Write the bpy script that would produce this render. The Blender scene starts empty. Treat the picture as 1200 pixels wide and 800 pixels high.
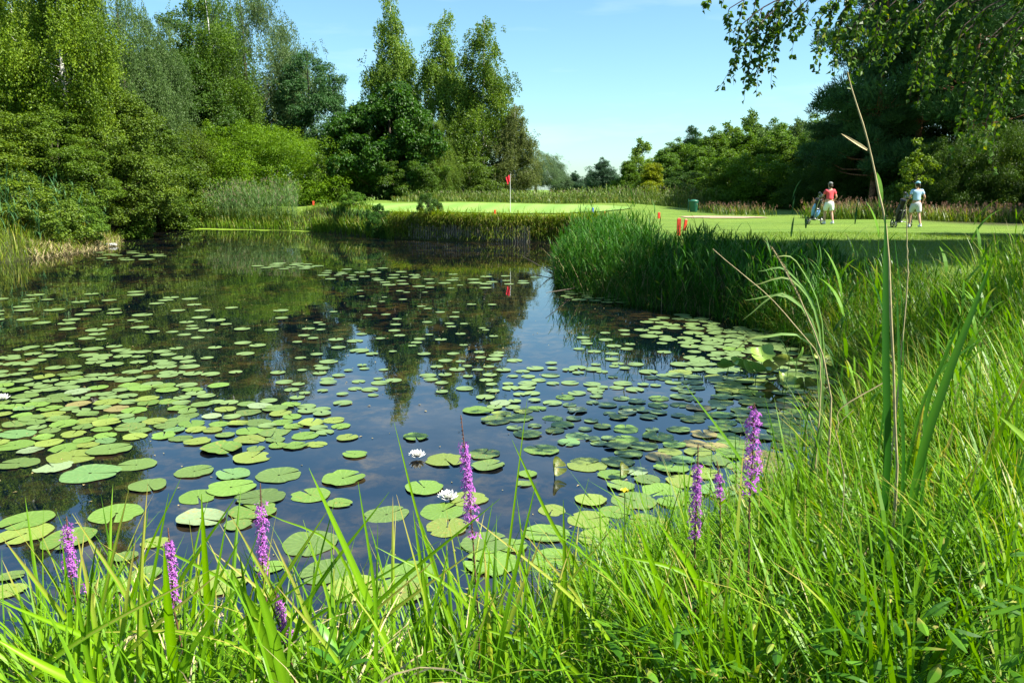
import bpy, math, numpy as np
from mathutils import Vector
PI=math.pi; rad=math.radians
rng=np.random.default_rng(11)
U=lambda a,b,n=None: rng.uniform(a,b,n)
S=bpy.context.scene; COL=S.collection

# ------------------------------------------------------------------ camera
CZ=2.65; F=933.; PITCH=rad(10.8)
cp,sp=math.cos(PITCH),math.sin(PITCH)
def ray(x,y):
    u=(x-600)/F; v=(400-y)/F
    return np.array([u, cp+v*sp, -sp+v*cp])
def gp(x,y,z=0.):            # where the line of sight meets the level z
    r=ray(x,y); t=(z-CZ)/r[2]; return np.array([r[0]*t, r[1]*t, z])
def dp(x,y,Y):               # a point at distance Y
    r=ray(x,y); t=Y/r[1]; return np.array([r[0]*t, Y, CZ+r[2]*t])
cam=bpy.data.cameras.new('camera'); co=bpy.data.objects.new('camera',cam); COL.objects.link(co)
cam.lens=28.0; cam.sensor_width=36.0; cam.clip_start=0.05; cam.clip_end=3000
co.location=(0,0,CZ); co.rotation_euler=(PI/2-PITCH,0,0); S.camera=co

# ------------------------------------------------------------------ light
SUN_AZ=rad(108); SUN_EL=rad(52)          # azimuth clockwise from +Y
sd=Vector((math.sin(SUN_AZ)*math.cos(SUN_EL),math.cos(SUN_AZ)*math.cos(SUN_EL),math.sin(SUN_EL)))
sl=bpy.data.lights.new('sun','SUN'); sl.energy=5.0; sl.angle=rad(0.5); sl.color=(1.0,0.95,0.84)
so=bpy.data.objects.new('sun',sl); COL.objects.link(so); so.rotation_euler=sd.to_track_quat('Z','Y').to_euler()
W=bpy.data.worlds.new('World'); S.world=W; W.use_nodes=True
nt=W.node_tree; nt.nodes.clear(); N=nt.nodes.new; L=nt.links.new
out=N('ShaderNodeOutputWorld'); bg=N('ShaderNodeBackground'); bg.inputs['Strength'].default_value=0.07
sky=N('ShaderNodeTexSky'); sky.sky_type='NISHITA'; sky.sun_disc=False; sky.sun_elevation=SUN_EL; sky.sun_rotation=SUN_AZ
sky.air_density=1.0; sky.dust_density=0.6; sky.ozone_density=1.6
tc=N('ShaderNodeTexCoord'); mp=N('ShaderNodeMapping'); mp.inputs['Scale'].default_value=(1.6,1.6,9.0)
nz=N('ShaderNodeTexNoise'); nz.inputs['Scale'].default_value=2.3; nz.inputs['Detail'].default_value=7; nz.inputs['Roughness'].default_value=.55
rp=N('ShaderNodeMapRange'); rp.inputs['From Min'].default_value=.5; rp.inputs['From Max'].default_value=.85; rp.inputs['To Max'].default_value=.25
mul=N('ShaderNodeMix'); mul.data_type='RGBA'; mul.blend_type='MULTIPLY'; mul.inputs[0].default_value=1; mul.inputs[7].default_value=(.80,1.08,1.12,1)
mx=N('ShaderNodeMix'); mx.data_type='RGBA'; mx.inputs[7].default_value=(8.5,9.2,9.6,1)
L(tc.outputs['Generated'],mp.inputs['Vector']); L(mp.outputs[0],nz.inputs['Vector']); L(nz.outputs['Fac'],rp.inputs['Value'])
L(sky.outputs[0],mul.inputs[6]); L(mul.outputs[2],mx.inputs[6]); L(rp.outputs[0],mx.inputs[0])
L(mx.outputs[2],bg.inputs['Color']); L(bg.outputs[0],out.inputs[0])
S.view_settings.view_transform='Standard'; S.view_settings.look='None'; S.view_settings.exposure=1.45; S.view_settings.gamma=1
S.view_settings.use_curve_mapping=False
S.render.engine='CYCLES'; c=S.cycles
c.max_bounces=5; c.diffuse_bounces=1; c.glossy_bounces=3; c.transmission_bounces=2; c.transparent_max_bounces=4
c.use_denoising=True; c.sample_clamp_indirect=4; c.caustics_reflective=False; c.caustics_refractive=False
S.render.use_persistent_data=False

# ------------------------------------------------------------------ materials
def mat(name): 
    m=bpy.data.materials.new(name); m.use_nodes=True; m.node_tree.nodes.clear(); return m
class G:
    def __init__(s,m): s.t=m.node_tree; s.o=s.n('ShaderNodeOutputMaterial')
    def n(s,k,**kw):
        x=s.t.nodes.new(k)
        for a,b in kw.items(): setattr(x,a,b)
        return x
    def l(s,a,b): s.t.links.new(a,b)
    def noise(s,scale,detail=4,rough=.55,vec=None,dist=0):
        x=s.n('ShaderNodeTexNoise'); x.inputs['Scale'].default_value=scale; x.inputs['Detail'].default_value=detail; x.inputs['Roughness'].default_value=rough
        x.inputs['Distortion'].default_value=dist
        if vec is not None: s.l(vec,x.inputs['Vector'])
        return x.outputs['Fac']
    def ramp(s,src,stops,interp='LINEAR'):
        x=s.n('ShaderNodeValToRGB'); cr=x.color_ramp; cr.interpolation=interp
        while len(cr.elements)<len(stops): cr.elements.new(.5)
        for e,(p,cc) in zip(cr.elements,stops):
            e.position=p; e.color=(*cc,1) if not isinstance(cc,(int,float)) else (cc,cc,cc,1)
        s.l(src,x.inputs[0]); return x.outputs[0]
    def mix(s,f,a,b,mode='MIX'):
        x=s.n('ShaderNodeMix'); x.data_type='RGBA'; x.blend_type=mode
        for i,v in ((0,f),(6,a),(7,b)):
            if hasattr(v,'default_value') : s.l(v,x.inputs[i])
            elif i==0: x.inputs[0].default_value=v
            else: x.inputs[i].default_value=(*v,1)
        return x.outputs[2]
    def math(s,op,a,b=0,clamp=False):
        x=s.n('ShaderNodeMath',operation=op); x.use_clamp=clamp
        for i,v in ((0,a),(1,b)):
            if hasattr(v,'default_value'): s.l(v,x.inputs[i])
            else: x.inputs[i].default_value=v
        return x.outputs[0]
    def attr(s,nm): return s.n('ShaderNodeAttribute',attribute_name=nm).outputs['Fac']
    def objcol(s): return s.n('ShaderNodeObjectInfo').outputs['Color']
    def objrnd(s): return s.n('ShaderNodeObjectInfo').outputs['Random']
    def pos(s): return s.n('ShaderNodeNewGeometry').outputs['Position']
    def obj(s): return s.n('ShaderNodeTexCoord').outputs['Object']
    def mapping(s,v,scale=(1,1,1),rot=(0,0,0)):
        x=s.n('ShaderNodeMapping'); x.inputs['Scale'].default_value=scale; x.inputs['Rotation'].default_value=rot; s.l(v,x.inputs['Vector']); return x.outputs[0]
    def hsv(s,c,h=.5,sa=1.,v=1.):
        x=s.n('ShaderNodeHueSaturation'); s.l(c,x.inputs['Color'])
        for k,a in (('Hue',h),('Saturation',sa),('Value',v)):
            if hasattr(a,'default_value'): s.l(a,x.inputs[k])
            else: x.inputs[k].default_value=a
        return x.outputs[0]
    def bump(s,h,st=.5,d=.02):
        x=s.n('ShaderNodeBump'); x.inputs['Strength'].default_value=st; x.inputs['Distance'].default_value=d; s.l(h,x.inputs['Height']); return x.outputs[0]
    def bsdf(s,col,rough=.6,spec=.5,normal=None,**kw):
        x=s.n('ShaderNodeBsdfPrincipled')
        if hasattr(col,'default_value'): s.l(col,x.inputs['Base Color'])
        else: x.inputs['Base Color'].default_value=(*col,1)
        if hasattr(rough,'default_value'): s.l(rough,x.inputs['Roughness'])
        else: x.inputs['Roughness'].default_value=rough
        x.inputs['Specular IOR Level'].default_value=spec
        if normal is not None: s.l(normal,x.inputs['Normal'])
        for k,v in kw.items(): x.inputs[k.replace('_',' ')].default_value=v
        return x.outputs[0]
    def out(s,b): s.l(b,s.o.inputs[0])
def leafmat(name,trans=.35,rough=.45,spec=.35,var=.5,yellow=(.30,.27,.03),ytip=None,gain=.86,objc=True,col=(.06,.12,.02)):
    m=mat(name); g=G(m)
    base=g.objcol() if objc else g.mix(0.,col,col)
    r=g.attr('rnd')
    v=g.n('ShaderNodeMapRange'); v.inputs['To Min'].default_value=1-var; v.inputs['To Max'].default_value=1+var; g.l(r,v.inputs['Value'])
    h=g.n('ShaderNodeMapRange'); h.inputs['To Min'].default_value=.515; h.inputs['To Max'].default_value=.482; g.l(r,h.inputs['Value'])
    c=g.hsv(base,h.outputs[0],1.06,g.math('MULTIPLY',v.outputs[0],gain))
    yf=g.ramp(r,[(0,0.),(.93,0.),(1,.7)]); c=g.mix(yf,c,yellow)
    if ytip:
        t=g.attr('t'); rr=g.math('MULTIPLY',g.math('GREATER_THAN',r,.72),g.ramp(t,[(0,0.),(.55,0.),(1.,.9)])); c=g.mix(rr,c,ytip)
    b=g.bsdf(c,rough,spec)
    tr=g.n('ShaderNodeBsdfTranslucent'); c2=g.hsv(c,.495,1.12,1.4); g.l(c2,tr.inputs[0])
    ms=g.n('ShaderNodeMixShader'); ms.inputs[0].default_value=trans; g.l(b,ms.inputs[1]); g.l(tr.outputs[0],ms.inputs[2]); g.out(ms.outputs[0]); return m
M_leaf=leafmat('foliage',spec=.2,gain=1.0,var=.6); 
M_needle=leafmat('needles',trans=.1,rough=.55,spec=.1)
M_gloss=leafmat('glossy_foliage',trans=.3,rough=.36,spec=.3)
M_grass=leafmat('grass_blades',trans=.32,rough=.4,spec=.2,var=.5,ytip=(.42,.30,.09))
M_reed=leafmat('reed_leaves',trans=.3,rough=.5,spec=.12,var=.45,ytip=(.32,.25,.1))
def simple(name,col,rough=.6,spec=.5,nscale=None,amt=.15,bumpd=.0,**kw):
    m=mat(name); g=G(m)
    if nscale:
        n=g.noise(nscale,5,.6,g.obj()); c=g.mix(n,tuple(x*(1-amt*2) for x in col),tuple(min(1,x*(1+amt*1.6)) for x in col))
        g.out(g.bsdf(c,rough,spec,g.bump(n,.5,bumpd) if bumpd else None,**kw))
    else: g.out(g.bsdf(col,rough,spec,**kw))
    return m
def bark(name,a,b,scale=(1,1,1),ns=6.,lo=.4,hi=.62):
    m=mat(name); g=G(m); v=g.mapping(g.obj(),scale); n=g.noise(ns,6,.65,v)
    c=g.ramp(n,[(0,a),(lo,a),(hi,b),(1,b)]); g.out(g.bsdf(c,.85,.2,g.bump(n,.6,.02))); return m
M_bark=bark('grey_brown_bark',(.05,.04,.03),(.15,.12,.09),(6,6,1))
M_birch=bark('white_birch_bark',(.06,.05,.045),(.62,.60,.55),(1.2,1.2,5),3.,.34,.42)
M_pinebark=bark('orange_pine_bark',(.10,.05,.03),(.42,.21,.10),(5,5,2),4.)
M_straw=simple('dry_straw',(.42,.34,.17),.6,.3,30,.3)
M_stem=simple('green_stem',(.09,.15,.03),.5,.4,20,.3)
M_redstem=simple('reddish_stem',(.16,.08,.05),.5,.3,20,.3)

# ------------------------------------------------------------------ mesh tools
class MB:
    def __init__(s): s.v=[];s.q=[];s.t=[];s.r=[];s.tt=[];s.n=0
    def add(s,v,q=None,t=None,r=None,tt=None):
        v=np.asarray(v,float).reshape(-1,3); k=len(v)
        s.v.append(v)
        if q is not None and len(q): s.q.append(np.asarray(q,np.int64).reshape(-1,4)+s.n)
        if t is not None and len(t): s.t.append(np.asarray(t,np.int64).reshape(-1,3)+s.n)
        s.r.append(np.full(k,.4) if r is None else (np.full(k,r,float) if np.isscalar(r) else np.asarray(r,float).ravel()))
        s.tt.append(np.zeros(k) if tt is None else (np.full(k,tt,float) if np.isscalar(tt) else np.asarray(tt,float).ravel()))
        s.n+=k
    def tube(s,pts,rr,n=6,cap=True,r=None):
        P=np.asarray(pts,float); k=len(P); rr=np.broadcast_to(np.asarray(rr,float),(k,))
        T=np.gradient(P,axis=0); T/=np.linalg.norm(T,axis=1)[:,None]+1e-9
        ref=np.array([0,0,1.]) if abs(T[:,2]).mean()<.8 else np.array([1.,0,0])
        A=np.cross(T,ref); A/=np.linalg.norm(A,axis=1)[:,None]+1e-9; B=np.cross(T,A)
        a=np.arange(n)*2*PI/n
        V=P[:,None]+rr[:,None,None]*(np.cos(a)[None,:,None]*A[:,None]+np.sin(a)[None,:,None]*B[:,None])
        i=np.arange(k-1)[:,None]*n; j=np.arange(n)[None]; j2=(j+1)%n
        Q=np.stack([i+j,i+j2,i+n+j2,i+n+j],-1).reshape(-1,4)
        s.add(V.reshape(-1,3),Q,r=r)
        if cap:
            for e,o in ((0,0),(k-1,(k-1)*n)):
                c=P[e]; vv=np.vstack([V[e],c[None]]); tri=[[x,(x+1)%n,n] if e else [(x+1)%n,x,n] for x in range(n)]; s.add(vv,t=tri,r=r)
    def box(s,c,d,rz=0,r=None,bev=0):
        c=np.array(c,float); d=np.array(d,float)/2
        V=np.array([[x,y,z] for x in(-1,1) for y in(-1,1) for z in(-1,1)])*d
        R=np.array([[math.cos(rz),-math.sin(rz),0],[math.sin(rz),math.cos(rz),0],[0,0,1]])
        s.add(V@R.T+c,[[0,1,3,2],[4,6,7,5],[0,4,5,1],[2,3,7,6],[0,2,6,4],[1,5,7,3]],r=r)
    def ball(s,c,rr,nu=12,nv=8,r=None,fn=None):
        c=np.array(c,float); rr=np.broadcast_to(np.array(rr,float),(3,))
        th=np.linspace(0,PI,nv+1); ph=np.arange(nu)*2*PI/nu
        D=np.stack([np.sin(th)[:,None]*np.cos(ph),np.sin(th)[:,None]*np.sin(ph),np.cos(th)[:,None]*np.ones(nu)],-1).reshape(-1,3)
        if fn is not None: D=fn(D)
        i=np.arange(nv)[:,None]*nu; j=np.arange(nu)[None]; j2=(j+1)%nu
        s.add(D*rr+c,np.stack([i+j,i+nu+j,i+nu+j2,i+j2],-1).reshape(-1,4),r=r)
    def build(s,name,m,parent=None,smooth=False,color=None):
        me=bpy.data.meshes.new(name)
        V=np.concatenate(s.v) if s.v else np.zeros((0,3))
        q=np.concatenate(s.q) if s.q else np.zeros((0,4),int); t=np.concatenate(s.t) if s.t else np.zeros((0,3),int)
        me.vertices.add(len(V)); me.vertices.foreach_set('co',V.astype(np.float32).ravel())
        li=np.concatenate([q.ravel(),t.ravel()]).astype(np.int32); me.loops.add(len(li)); me.loops.foreach_set('vertex_index',li)
        ls=np.concatenate([np.arange(len(q))*4,len(q)*4+np.arange(len(t))*3]).astype(np.int32)
        me.polygons.add(len(ls)); me.polygons.foreach_set('loop_start',ls)
        me.polygons.foreach_set('use_smooth',np.full(len(ls),smooth,bool))
        for nm,a in (('rnd',s.r),('t',s.tt)):
            at=me.attributes.new(nm,'FLOAT','POINT'); at.data.foreach_set('value',np.concatenate(a).astype(np.float32))
        me.update(calc_edges=True); me.validate()
        me.materials.append(m)
        o=bpy.data.objects.new(name,me); COL.objects.link(o)
        if parent is not None: o.parent=parent
        if color is not None: o.color=(*color,1)
        return o
def tag(o,label=None,cat=None,group=None,kind=None):
    if label: o['label']=label
    if cat: o['category']=cat
    if group: o['group']=group
    if kind: o['kind']=kind
    return o
def empty(name,loc=(0,0,0),rz=0,label=None,cat=None,group=None):
    o=bpy.data.objects.new(name,None); COL.objects.link(o); o.location=loc; o.rotation_euler=(0,0,rz); o.empty_display_size=.2
    return tag(o,label,cat,group)
def copy_tree(o,parent=None):
    cc=o.copy(); COL.objects.link(cc); cc.parent=parent
    for ch in list(o.children): copy_tree(ch,cc)
    return cc
def unit(v): return v/(np.linalg.norm(v,axis=-1,keepdims=True)+1e-9)

def blades(mb,base,az,lean,bend,Ln,Wd,segs=5,fold=False,pw=1.3,rnd=None,prof='grass',twist=None):
    base=np.asarray(base,float); n=len(base)
    az,lean,bend,Ln,Wd=[np.broadcast_to(np.asarray(a,float),(n,)) for a in (az,lean,bend,Ln,Wd)]
    if rnd is None: rnd=rng.random(n)
    rnd=np.broadcast_to(np.asarray(rnd,float),(n,))
    tw=np.zeros(n) if twist is None else np.broadcast_to(twist,(n,))
    k=segs+1; t=np.linspace(0,1,k)
    ang=lean[:,None]+bend[:,None]*t[None]**pw
    H=np.stack([np.cos(az),np.sin(az)],-1)
    st=(Ln/segs)[:,None]
    dx=np.sin(ang)*st; dz=np.cos(ang)*st
    x=np.concatenate([np.zeros((n,1)),np.cumsum((dx[:,1:]+dx[:,:-1])/2,1)],1); z=np.concatenate([np.zeros((n,1)),np.cumsum((dz[:,1:]+dz[:,:-1])/2,1)],1)
    C=base[:,None]+np.concatenate([H[:,None]*x[...,None],z[...,None]],-1)
    if prof=='grass': w=np.minimum(1,.55+t*2)*(1-t**2.6)+.02
    elif prof=='iris': w=np.minimum(1,.75+t)*(1-t**4)+.01
    else: w=np.sin(PI*np.clip(t*.93+.05,0,1))**.8+.01
    side=np.stack([-np.sin(az),np.cos(az),np.zeros(n)],-1)
    nrm=np.concatenate([-H[:,None]*np.cos(ang)[...,None],np.sin(ang)[...,None]],-1)
    tt=tw[:,None]*t[None]
    sd_=side[:,None]*np.cos(tt)[...,None]+nrm*np.sin(tt)[...,None]
    hw=(Wd[:,None]*w[None])[...,None]/2
    if not fold:
        V=np.stack([C-sd_*hw,C+sd_*hw],2); m=2
        i=(np.arange(n)[:,None]*k+np.arange(segs)[None])*2
        Q=np.stack([i,i+1,i+3,i+2],-1).reshape(-1,4)
    else:
        nn=np.cross(sd_,np.gradient(C,axis=1)); nn=unit(nn)
        V=np.stack([C-sd_*hw+nn*hw*.45,C,C+sd_*hw+nn*hw*.45],2); m=3
        i=(np.arange(n)[:,None]*k+np.arange(segs)[None])*3
        Q=np.concatenate([np.stack([i,i+1,i+4,i+3],-1).reshape(-1,4),np.stack([i+1,i+2,i+5,i+4],-1).reshape(-1,4)])
    mb.add(V.reshape(-1,3),Q,r=np.repeat(rnd,k*m),tt=np.tile(np.repeat(t,m),n))
    return C

def leaves(mb,c,ax,nrm,ln,wd,rnd=None,shape='kite'):
    n=len(c); ax=unit(ax); sdv=unit(np.cross(nrm,ax)); nn=np.cross(ax,sdv)
    ln=np.broadcast_to(ln,(n,))[:,None]; wd=np.broadcast_to(wd,(n,))[:,None]
    if rnd is None: rnd=rng.random(n)
    f=.38
    V=np.stack([c,c+ax*ln*f-sdv*wd/2+nn*wd*.18,c+ax*ln-nn*ln*.12,c+ax*ln*f+sdv*wd/2+nn*wd*.18],1)
    mb.add(V.reshape(-1,3),np.arange(4*n).reshape(-1,4),r=np.repeat(rnd,4))
def rdir(n): 
    v=rng.normal(size=(n,3)); return unit(v)

# ------------------------------------------------------------------ terrain
def pg(l): return [tuple(gp(x,y)[:2]) for x,y in l]
POND=[(-26,3.9),(-9,4.5),(-4,4.45),(-2.5,4.3),(-1,4.15),(0,4.2)]+pg([(600,762),(705,712),(800,662),(905,618),(982,572),(1018,515),(1028,465),(1000,425),(930,392),(860,372),(760,357),(690,342),(658,330),(655,308),(678,294),(700,288),(676,283.5),(640,283),(560,283.5),(500,282),(430,277),(370,271),(230,267.5),(175,265.5),(140,266),(118,272),(138,286),(100,294),(60,300),(0,308)])+[(-27,29),(-34,16)]
PA=np.array(POND); PB=np.roll(PA,-1,0)
def sdf(x,y):       # + outside the pond, - on the water
    p=np.stack([np.ravel(x),np.ravel(y)],-1).astype(float); d=np.full(len(p),1e9); ins=np.zeros(len(p),bool)
    for a,b in zip(PA,PB):
        e=b-a; w=p-a; t=np.clip((w@e)/(e@e),0,1); d=np.minimum(d,np.hypot(*(w-t[:,None]*e).T))
        cnd=((a[1]>p[:,1])!=(b[1]>p[:,1])); 
        with np.errstate(divide='ignore',invalid='ignore'): xi=(b[0]-a[0])*(p[:,1]-a[1])/(b[1]-a[1]+1e-12)+a[0]
        ins^=cnd&(p[:,0]<xi)
    return np.where(ins,-d,d).reshape(np.shape(x))
def H(x,y,d=None):
    x=np.asarray(x,float); y=np.asarray(y,float)
    if d is None: d=sdf(x,y)
    far=np.clip((y-33)/4,0,1)*np.clip((x+15)/4,0,1)*np.clip((8-x)/3,0,1)
    right=np.clip((x-1.5)/3,0,1)*(1-far)*np.clip((y-5)/4,0,1)
    w=2.9*(1-far)*(1-right)+.35*far+2.2*right
    top=1.25+.10*np.sin(x*.11+1)*np.sin(y*.09)+.04*np.sin(x*.5)*np.cos(y*.37)+.5*np.clip((y-42)/18,0,1)*np.clip((x+16)/5,0,1)*np.clip((14-x)/6,0,1)+.2*np.clip((y-60)/40,0,1)
    s=np.clip(d/w,0,1); s=s*s*(3-2*s)*.55+s*.45
    return np.where(d>0,.02+top*s,-np.clip(-d*.6,0.02,.8))
def Hs(x,y): return float(H(np.array([x]),np.array([y]))[0])
def gh(x,y):        # meets the bank top at a pixel
    z=1.3
    for _ in range(6):
        p=gp(x,y,z); z=Hs(p[0],p[1])
    return p[0],p[1],z
def axis(segs):
    a=[]
    for s0,s1,st in segs: a.append(np.arange(s0,s1,st))
    return np.concatenate(a+[[segs[-1][1]]])
gx=axis([(-900,-300,60),(-300,-80,16),(-80,-36,2.5),(-36,-14,.5),(-14,12,.22),(12,36,.8),(36,80,3),(80,300,16),(300,900,60)])
gy=axis([(-60,0,6),(0,12,.22),(12,34,.4),(34,46,.2),(46,60,.6),(60,110,2.5),(110,300,14),(300,1500,100)])
XX,YY=np.meshgrid(gx,gy); DD=sdf(XX,YY); ZZ=H(XX,YY,DD)
mb=MB(); nx,ny=len(gx),len(gy)
i=np.arange(ny-1)[:,None]*nx+np.arange(nx-1)[None]
mown=np.clip((DD-1.2)/1.0,0,1)*np.clip((YY-9)/3,0,1)*(1-np.clip((np.abs(XX)-17-(YY-30)*.05)/2,0,1)*np.clip((YY-30)/3,0,1))
mb.add(np.stack([XX,YY,ZZ],-1),np.stack([i,i+1,i+nx+1,i+nx],-1),r=mown)
m=mat('mown_turf_and_soil'); g=G(m); P=g.pos()
n1=g.noise(.35,5,.6,P); n2=g.noise(9,5,.7,P); n3=g.noise(60,3,.7,P)
turf=g.mix(g.ramp(n1,[(.3,0.),(.7,1.)]),(.10,.20,.02),(.18,.28,.035)); turf=g.mix(g.ramp(n2,[(.35,0.),(.7,.55)]),turf,(.16,.21,.045)); turf=g.hsv(turf,.5,1.,g.math('ADD',g.math('MULTIPLY',g.ramp(g.noise(.9,3,.5,g.mapping(P,(.25,1.6,1),(0,0,.2))),[(.4,0.),(.6,1.)]),.22),.8))
turf=g.hsv(turf,.5,1.,g.math('ADD',g.math('MULTIPLY',n3,.7),.65))
soil=g.mix(n2,(.035,.03,.015),(.07,.09,.02))
cc=g.mix(g.attr('rnd'),soil,turf)
g.out(g.bsdf(cc,.8,.15,g.bump(g.math('ADD',n3,g.math('MULTIPLY',n2,2)),.9,.03)))
tag(mb.build('ground',m,smooth=True),'grassy ground of the golf course sloping down to the pond banks','ground',kind='structure')

def sheet(name,pts,m,label,zoff=.012,step=.5,kind='structure',edge=.25,flatz=None):
    P=np.array(pts); n=len(P)
    x0,y0=P.min(0)-.3; x1,y1=P.max(0)+.3
    ax_=np.arange(x0,x1+step,step); ay=np.arange(y0,y1+step,step); X,Y=np.meshgrid(ax_,ay)
    p=np.stack([X.ravel(),Y.ravel()],-1)+np.stack([np.sin(Y.ravel()*2.1+X.ravel()),np.cos(X.ravel()*2.3)],-1)*edge
    ins=np.zeros(len(p),bool)
    for a,b in zip(P,np.roll(P,-1,0)):
        cnd=((a[1]>p[:,1])!=(b[1]>p[:,1])); xi=(b[0]-a[0])*(p[:,1]-a[1])/(b[1]-a[1]+1e-12)+a[0]; ins^=cnd&(p[:,0]<xi)
    ins=ins.reshape(X.shape); cell=ins[:-1,:-1]&ins[1:,:-1]&ins[:-1,1:]&ins[1:,1:]
    k=X.shape[1]; i=np.arange(X.shape[0]-1)[:,None]*k+np.arange(k-1)[None]; Q=np.stack([i,i+1,i+k+1,i+k],-1)[cell]
    Z=(H(X,Y)+zoff) if flatz is None else np.full(X.shape,flatz)
    mb=MB(); mb.add(np.stack([X,Y,Z],-1),Q); o=mb.build(name,m,smooth=True); return tag(o,label,name.replace('_',' '),kind=kind)
# putting green with mowing stripes
m=mat('putting_green_turf'); g=G(m); P=g.pos()
wv=g.n('ShaderNodeTexWave'); wv.inputs['Scale'].default_value=.16; wv.inputs['Distortion'].default_value=.6; g.l(g.mapping(P,(1,.25,1),(0,0,.5)),wv.inputs['Vector'])
c_=g.mix(wv.outputs['Fac'],(.145,.265,.045),(.20,.325,.065)); c_=g.hsv(c_,.5,.97,g.math('ADD',g.math('MULTIPLY',g.noise(14,4,.7,P),.5),.75))
g.out(g.bsdf(c_,.8,.15))
def gpoly(l): return [gh(x,y)[:2] for x,y in l]
sheet('putting_green',[(-2+9.6*math.cos(t)*(1+.08*math.sin(3*t)),51.2+6.6*math.sin(t)*(1+.06*math.cos(2*t))) for t in np.linspace(0,2*PI,40)[:-1]],m,'smooth pale green putting surface around the red flag',.06,.22,edge=.1)
m=simple('bunker_sand',(.36,.27,.18),.9,.1,3,.12,.01)
sheet('sand_bunker',gpoly([(800,255.6),(830,256.4),(870,256.3),(905,256),(895,254.6),(850,253.6),(815,253.4),(795,254)]),m,'pale pinkish sand bunker beyond the red stakes',.03,.25,edge=.15)
m=simple('duckweed',(.22,.34,.03),.6,.3,4,.35)
sheet('duckweed',[tuple(gp(x,y)[:2]) for x,y in [(140,265.6),(146,269),(180,269.2),(225,269.6),(262,269.8),(330,270.8),(372,272.3),(372,270),(300,267),(225,264.6),(170,263.2)]],m,'yellow green film of duckweed along the far left water edge',kind='stuff',step=.3,flatz=.012)

# ------------------------------------------------------------------ water
m=mat('pond_water'); g=G(m); P=g.pos()
a1=g.noise(.55,6,.62,P,.6); a2=g.noise(3.2,6,.7,P,.4); a3=g.noise(1.1,3,.5,P)
weed=g.math('MULTIPLY',g.ramp(a2,[(.45,0.),(.66,1.)]),g.ramp(a1,[(.42,0.),(.66,1.)]))
c_=g.mix(weed,(.001,.003,.006),(.075,.05,.015))
film=g.math('MULTIPLY',g.ramp(g.noise(2.0,8,.72,g.mapping(P,(.7,1.6,1)),1.2),[(.55,0.),(.75,.28)]),g.ramp(a3,[(.4,0.),(.6,1.)])); c_=g.mix(g.math('MULTIPLY',film,.2),c_,(.09,.11,.08))
h1=g.noise(5,2,.5,g.mapping(P,(1,.55,1))); h2=g.noise(1.3,2,.4,g.mapping(P,(1,.6,1)))
hh=g.math('ADD',g.math('MULTIPLY',h1,.25),h2)
g.out(g.bsdf(c_,g.math('ADD',g.math('MULTIPLY',film,.12),.015),.5,g.bump(hh,.16,.02),IOR=2.4))
mb=MB(); mb.add([[-36,2,0],[16,2,0],[16,62,0],[-36,62,0]],[[0,1,2,3]])
tag(mb.build('water',m),'still dark pond water mirroring the trees and blue sky','water',kind='structure')

# ------------------------------------------------------------------ trees
def trunk_mesh(mb,h,r0,lean=(0,0),n=9,sides=8,wig=.15,top=.1):
    t=np.linspace(0,1,n); ph=U(0,6)
    P=np.stack([lean[0]*t**1.3+wig*np.sin(t*5+ph)*t,lean[1]*t**1.3+wig*np.cos(t*4+ph)*t,h*t],-1); P[0,2]-=.3
    R=r0*((1-t)**.8*(1-top)+top); R[0]*=1.35
    mb.tube(P,R,sides); return lambda z:np.array([np.interp(z,P[:,2],P[:,0]),np.interp(z,P[:,2],P[:,1]),z])
def limb(mb,a,b,r,sag=.15,n=5,sides=5):
    t=np.linspace(0,1,n)[:,None]; a=np.array(a);b=np.array(b); P=a+(b-a)*t; P[:,2]+=(np.sin(PI*t[:,0])*-sag*np.linalg.norm(b-a)*.5); P+=rng.normal(0,.02*np.linalg.norm(b-a),P.shape)*np.sin(PI*t)
    mb.tube(P,r*(1-t[:,0]*.85),sides,cap=False)
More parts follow.
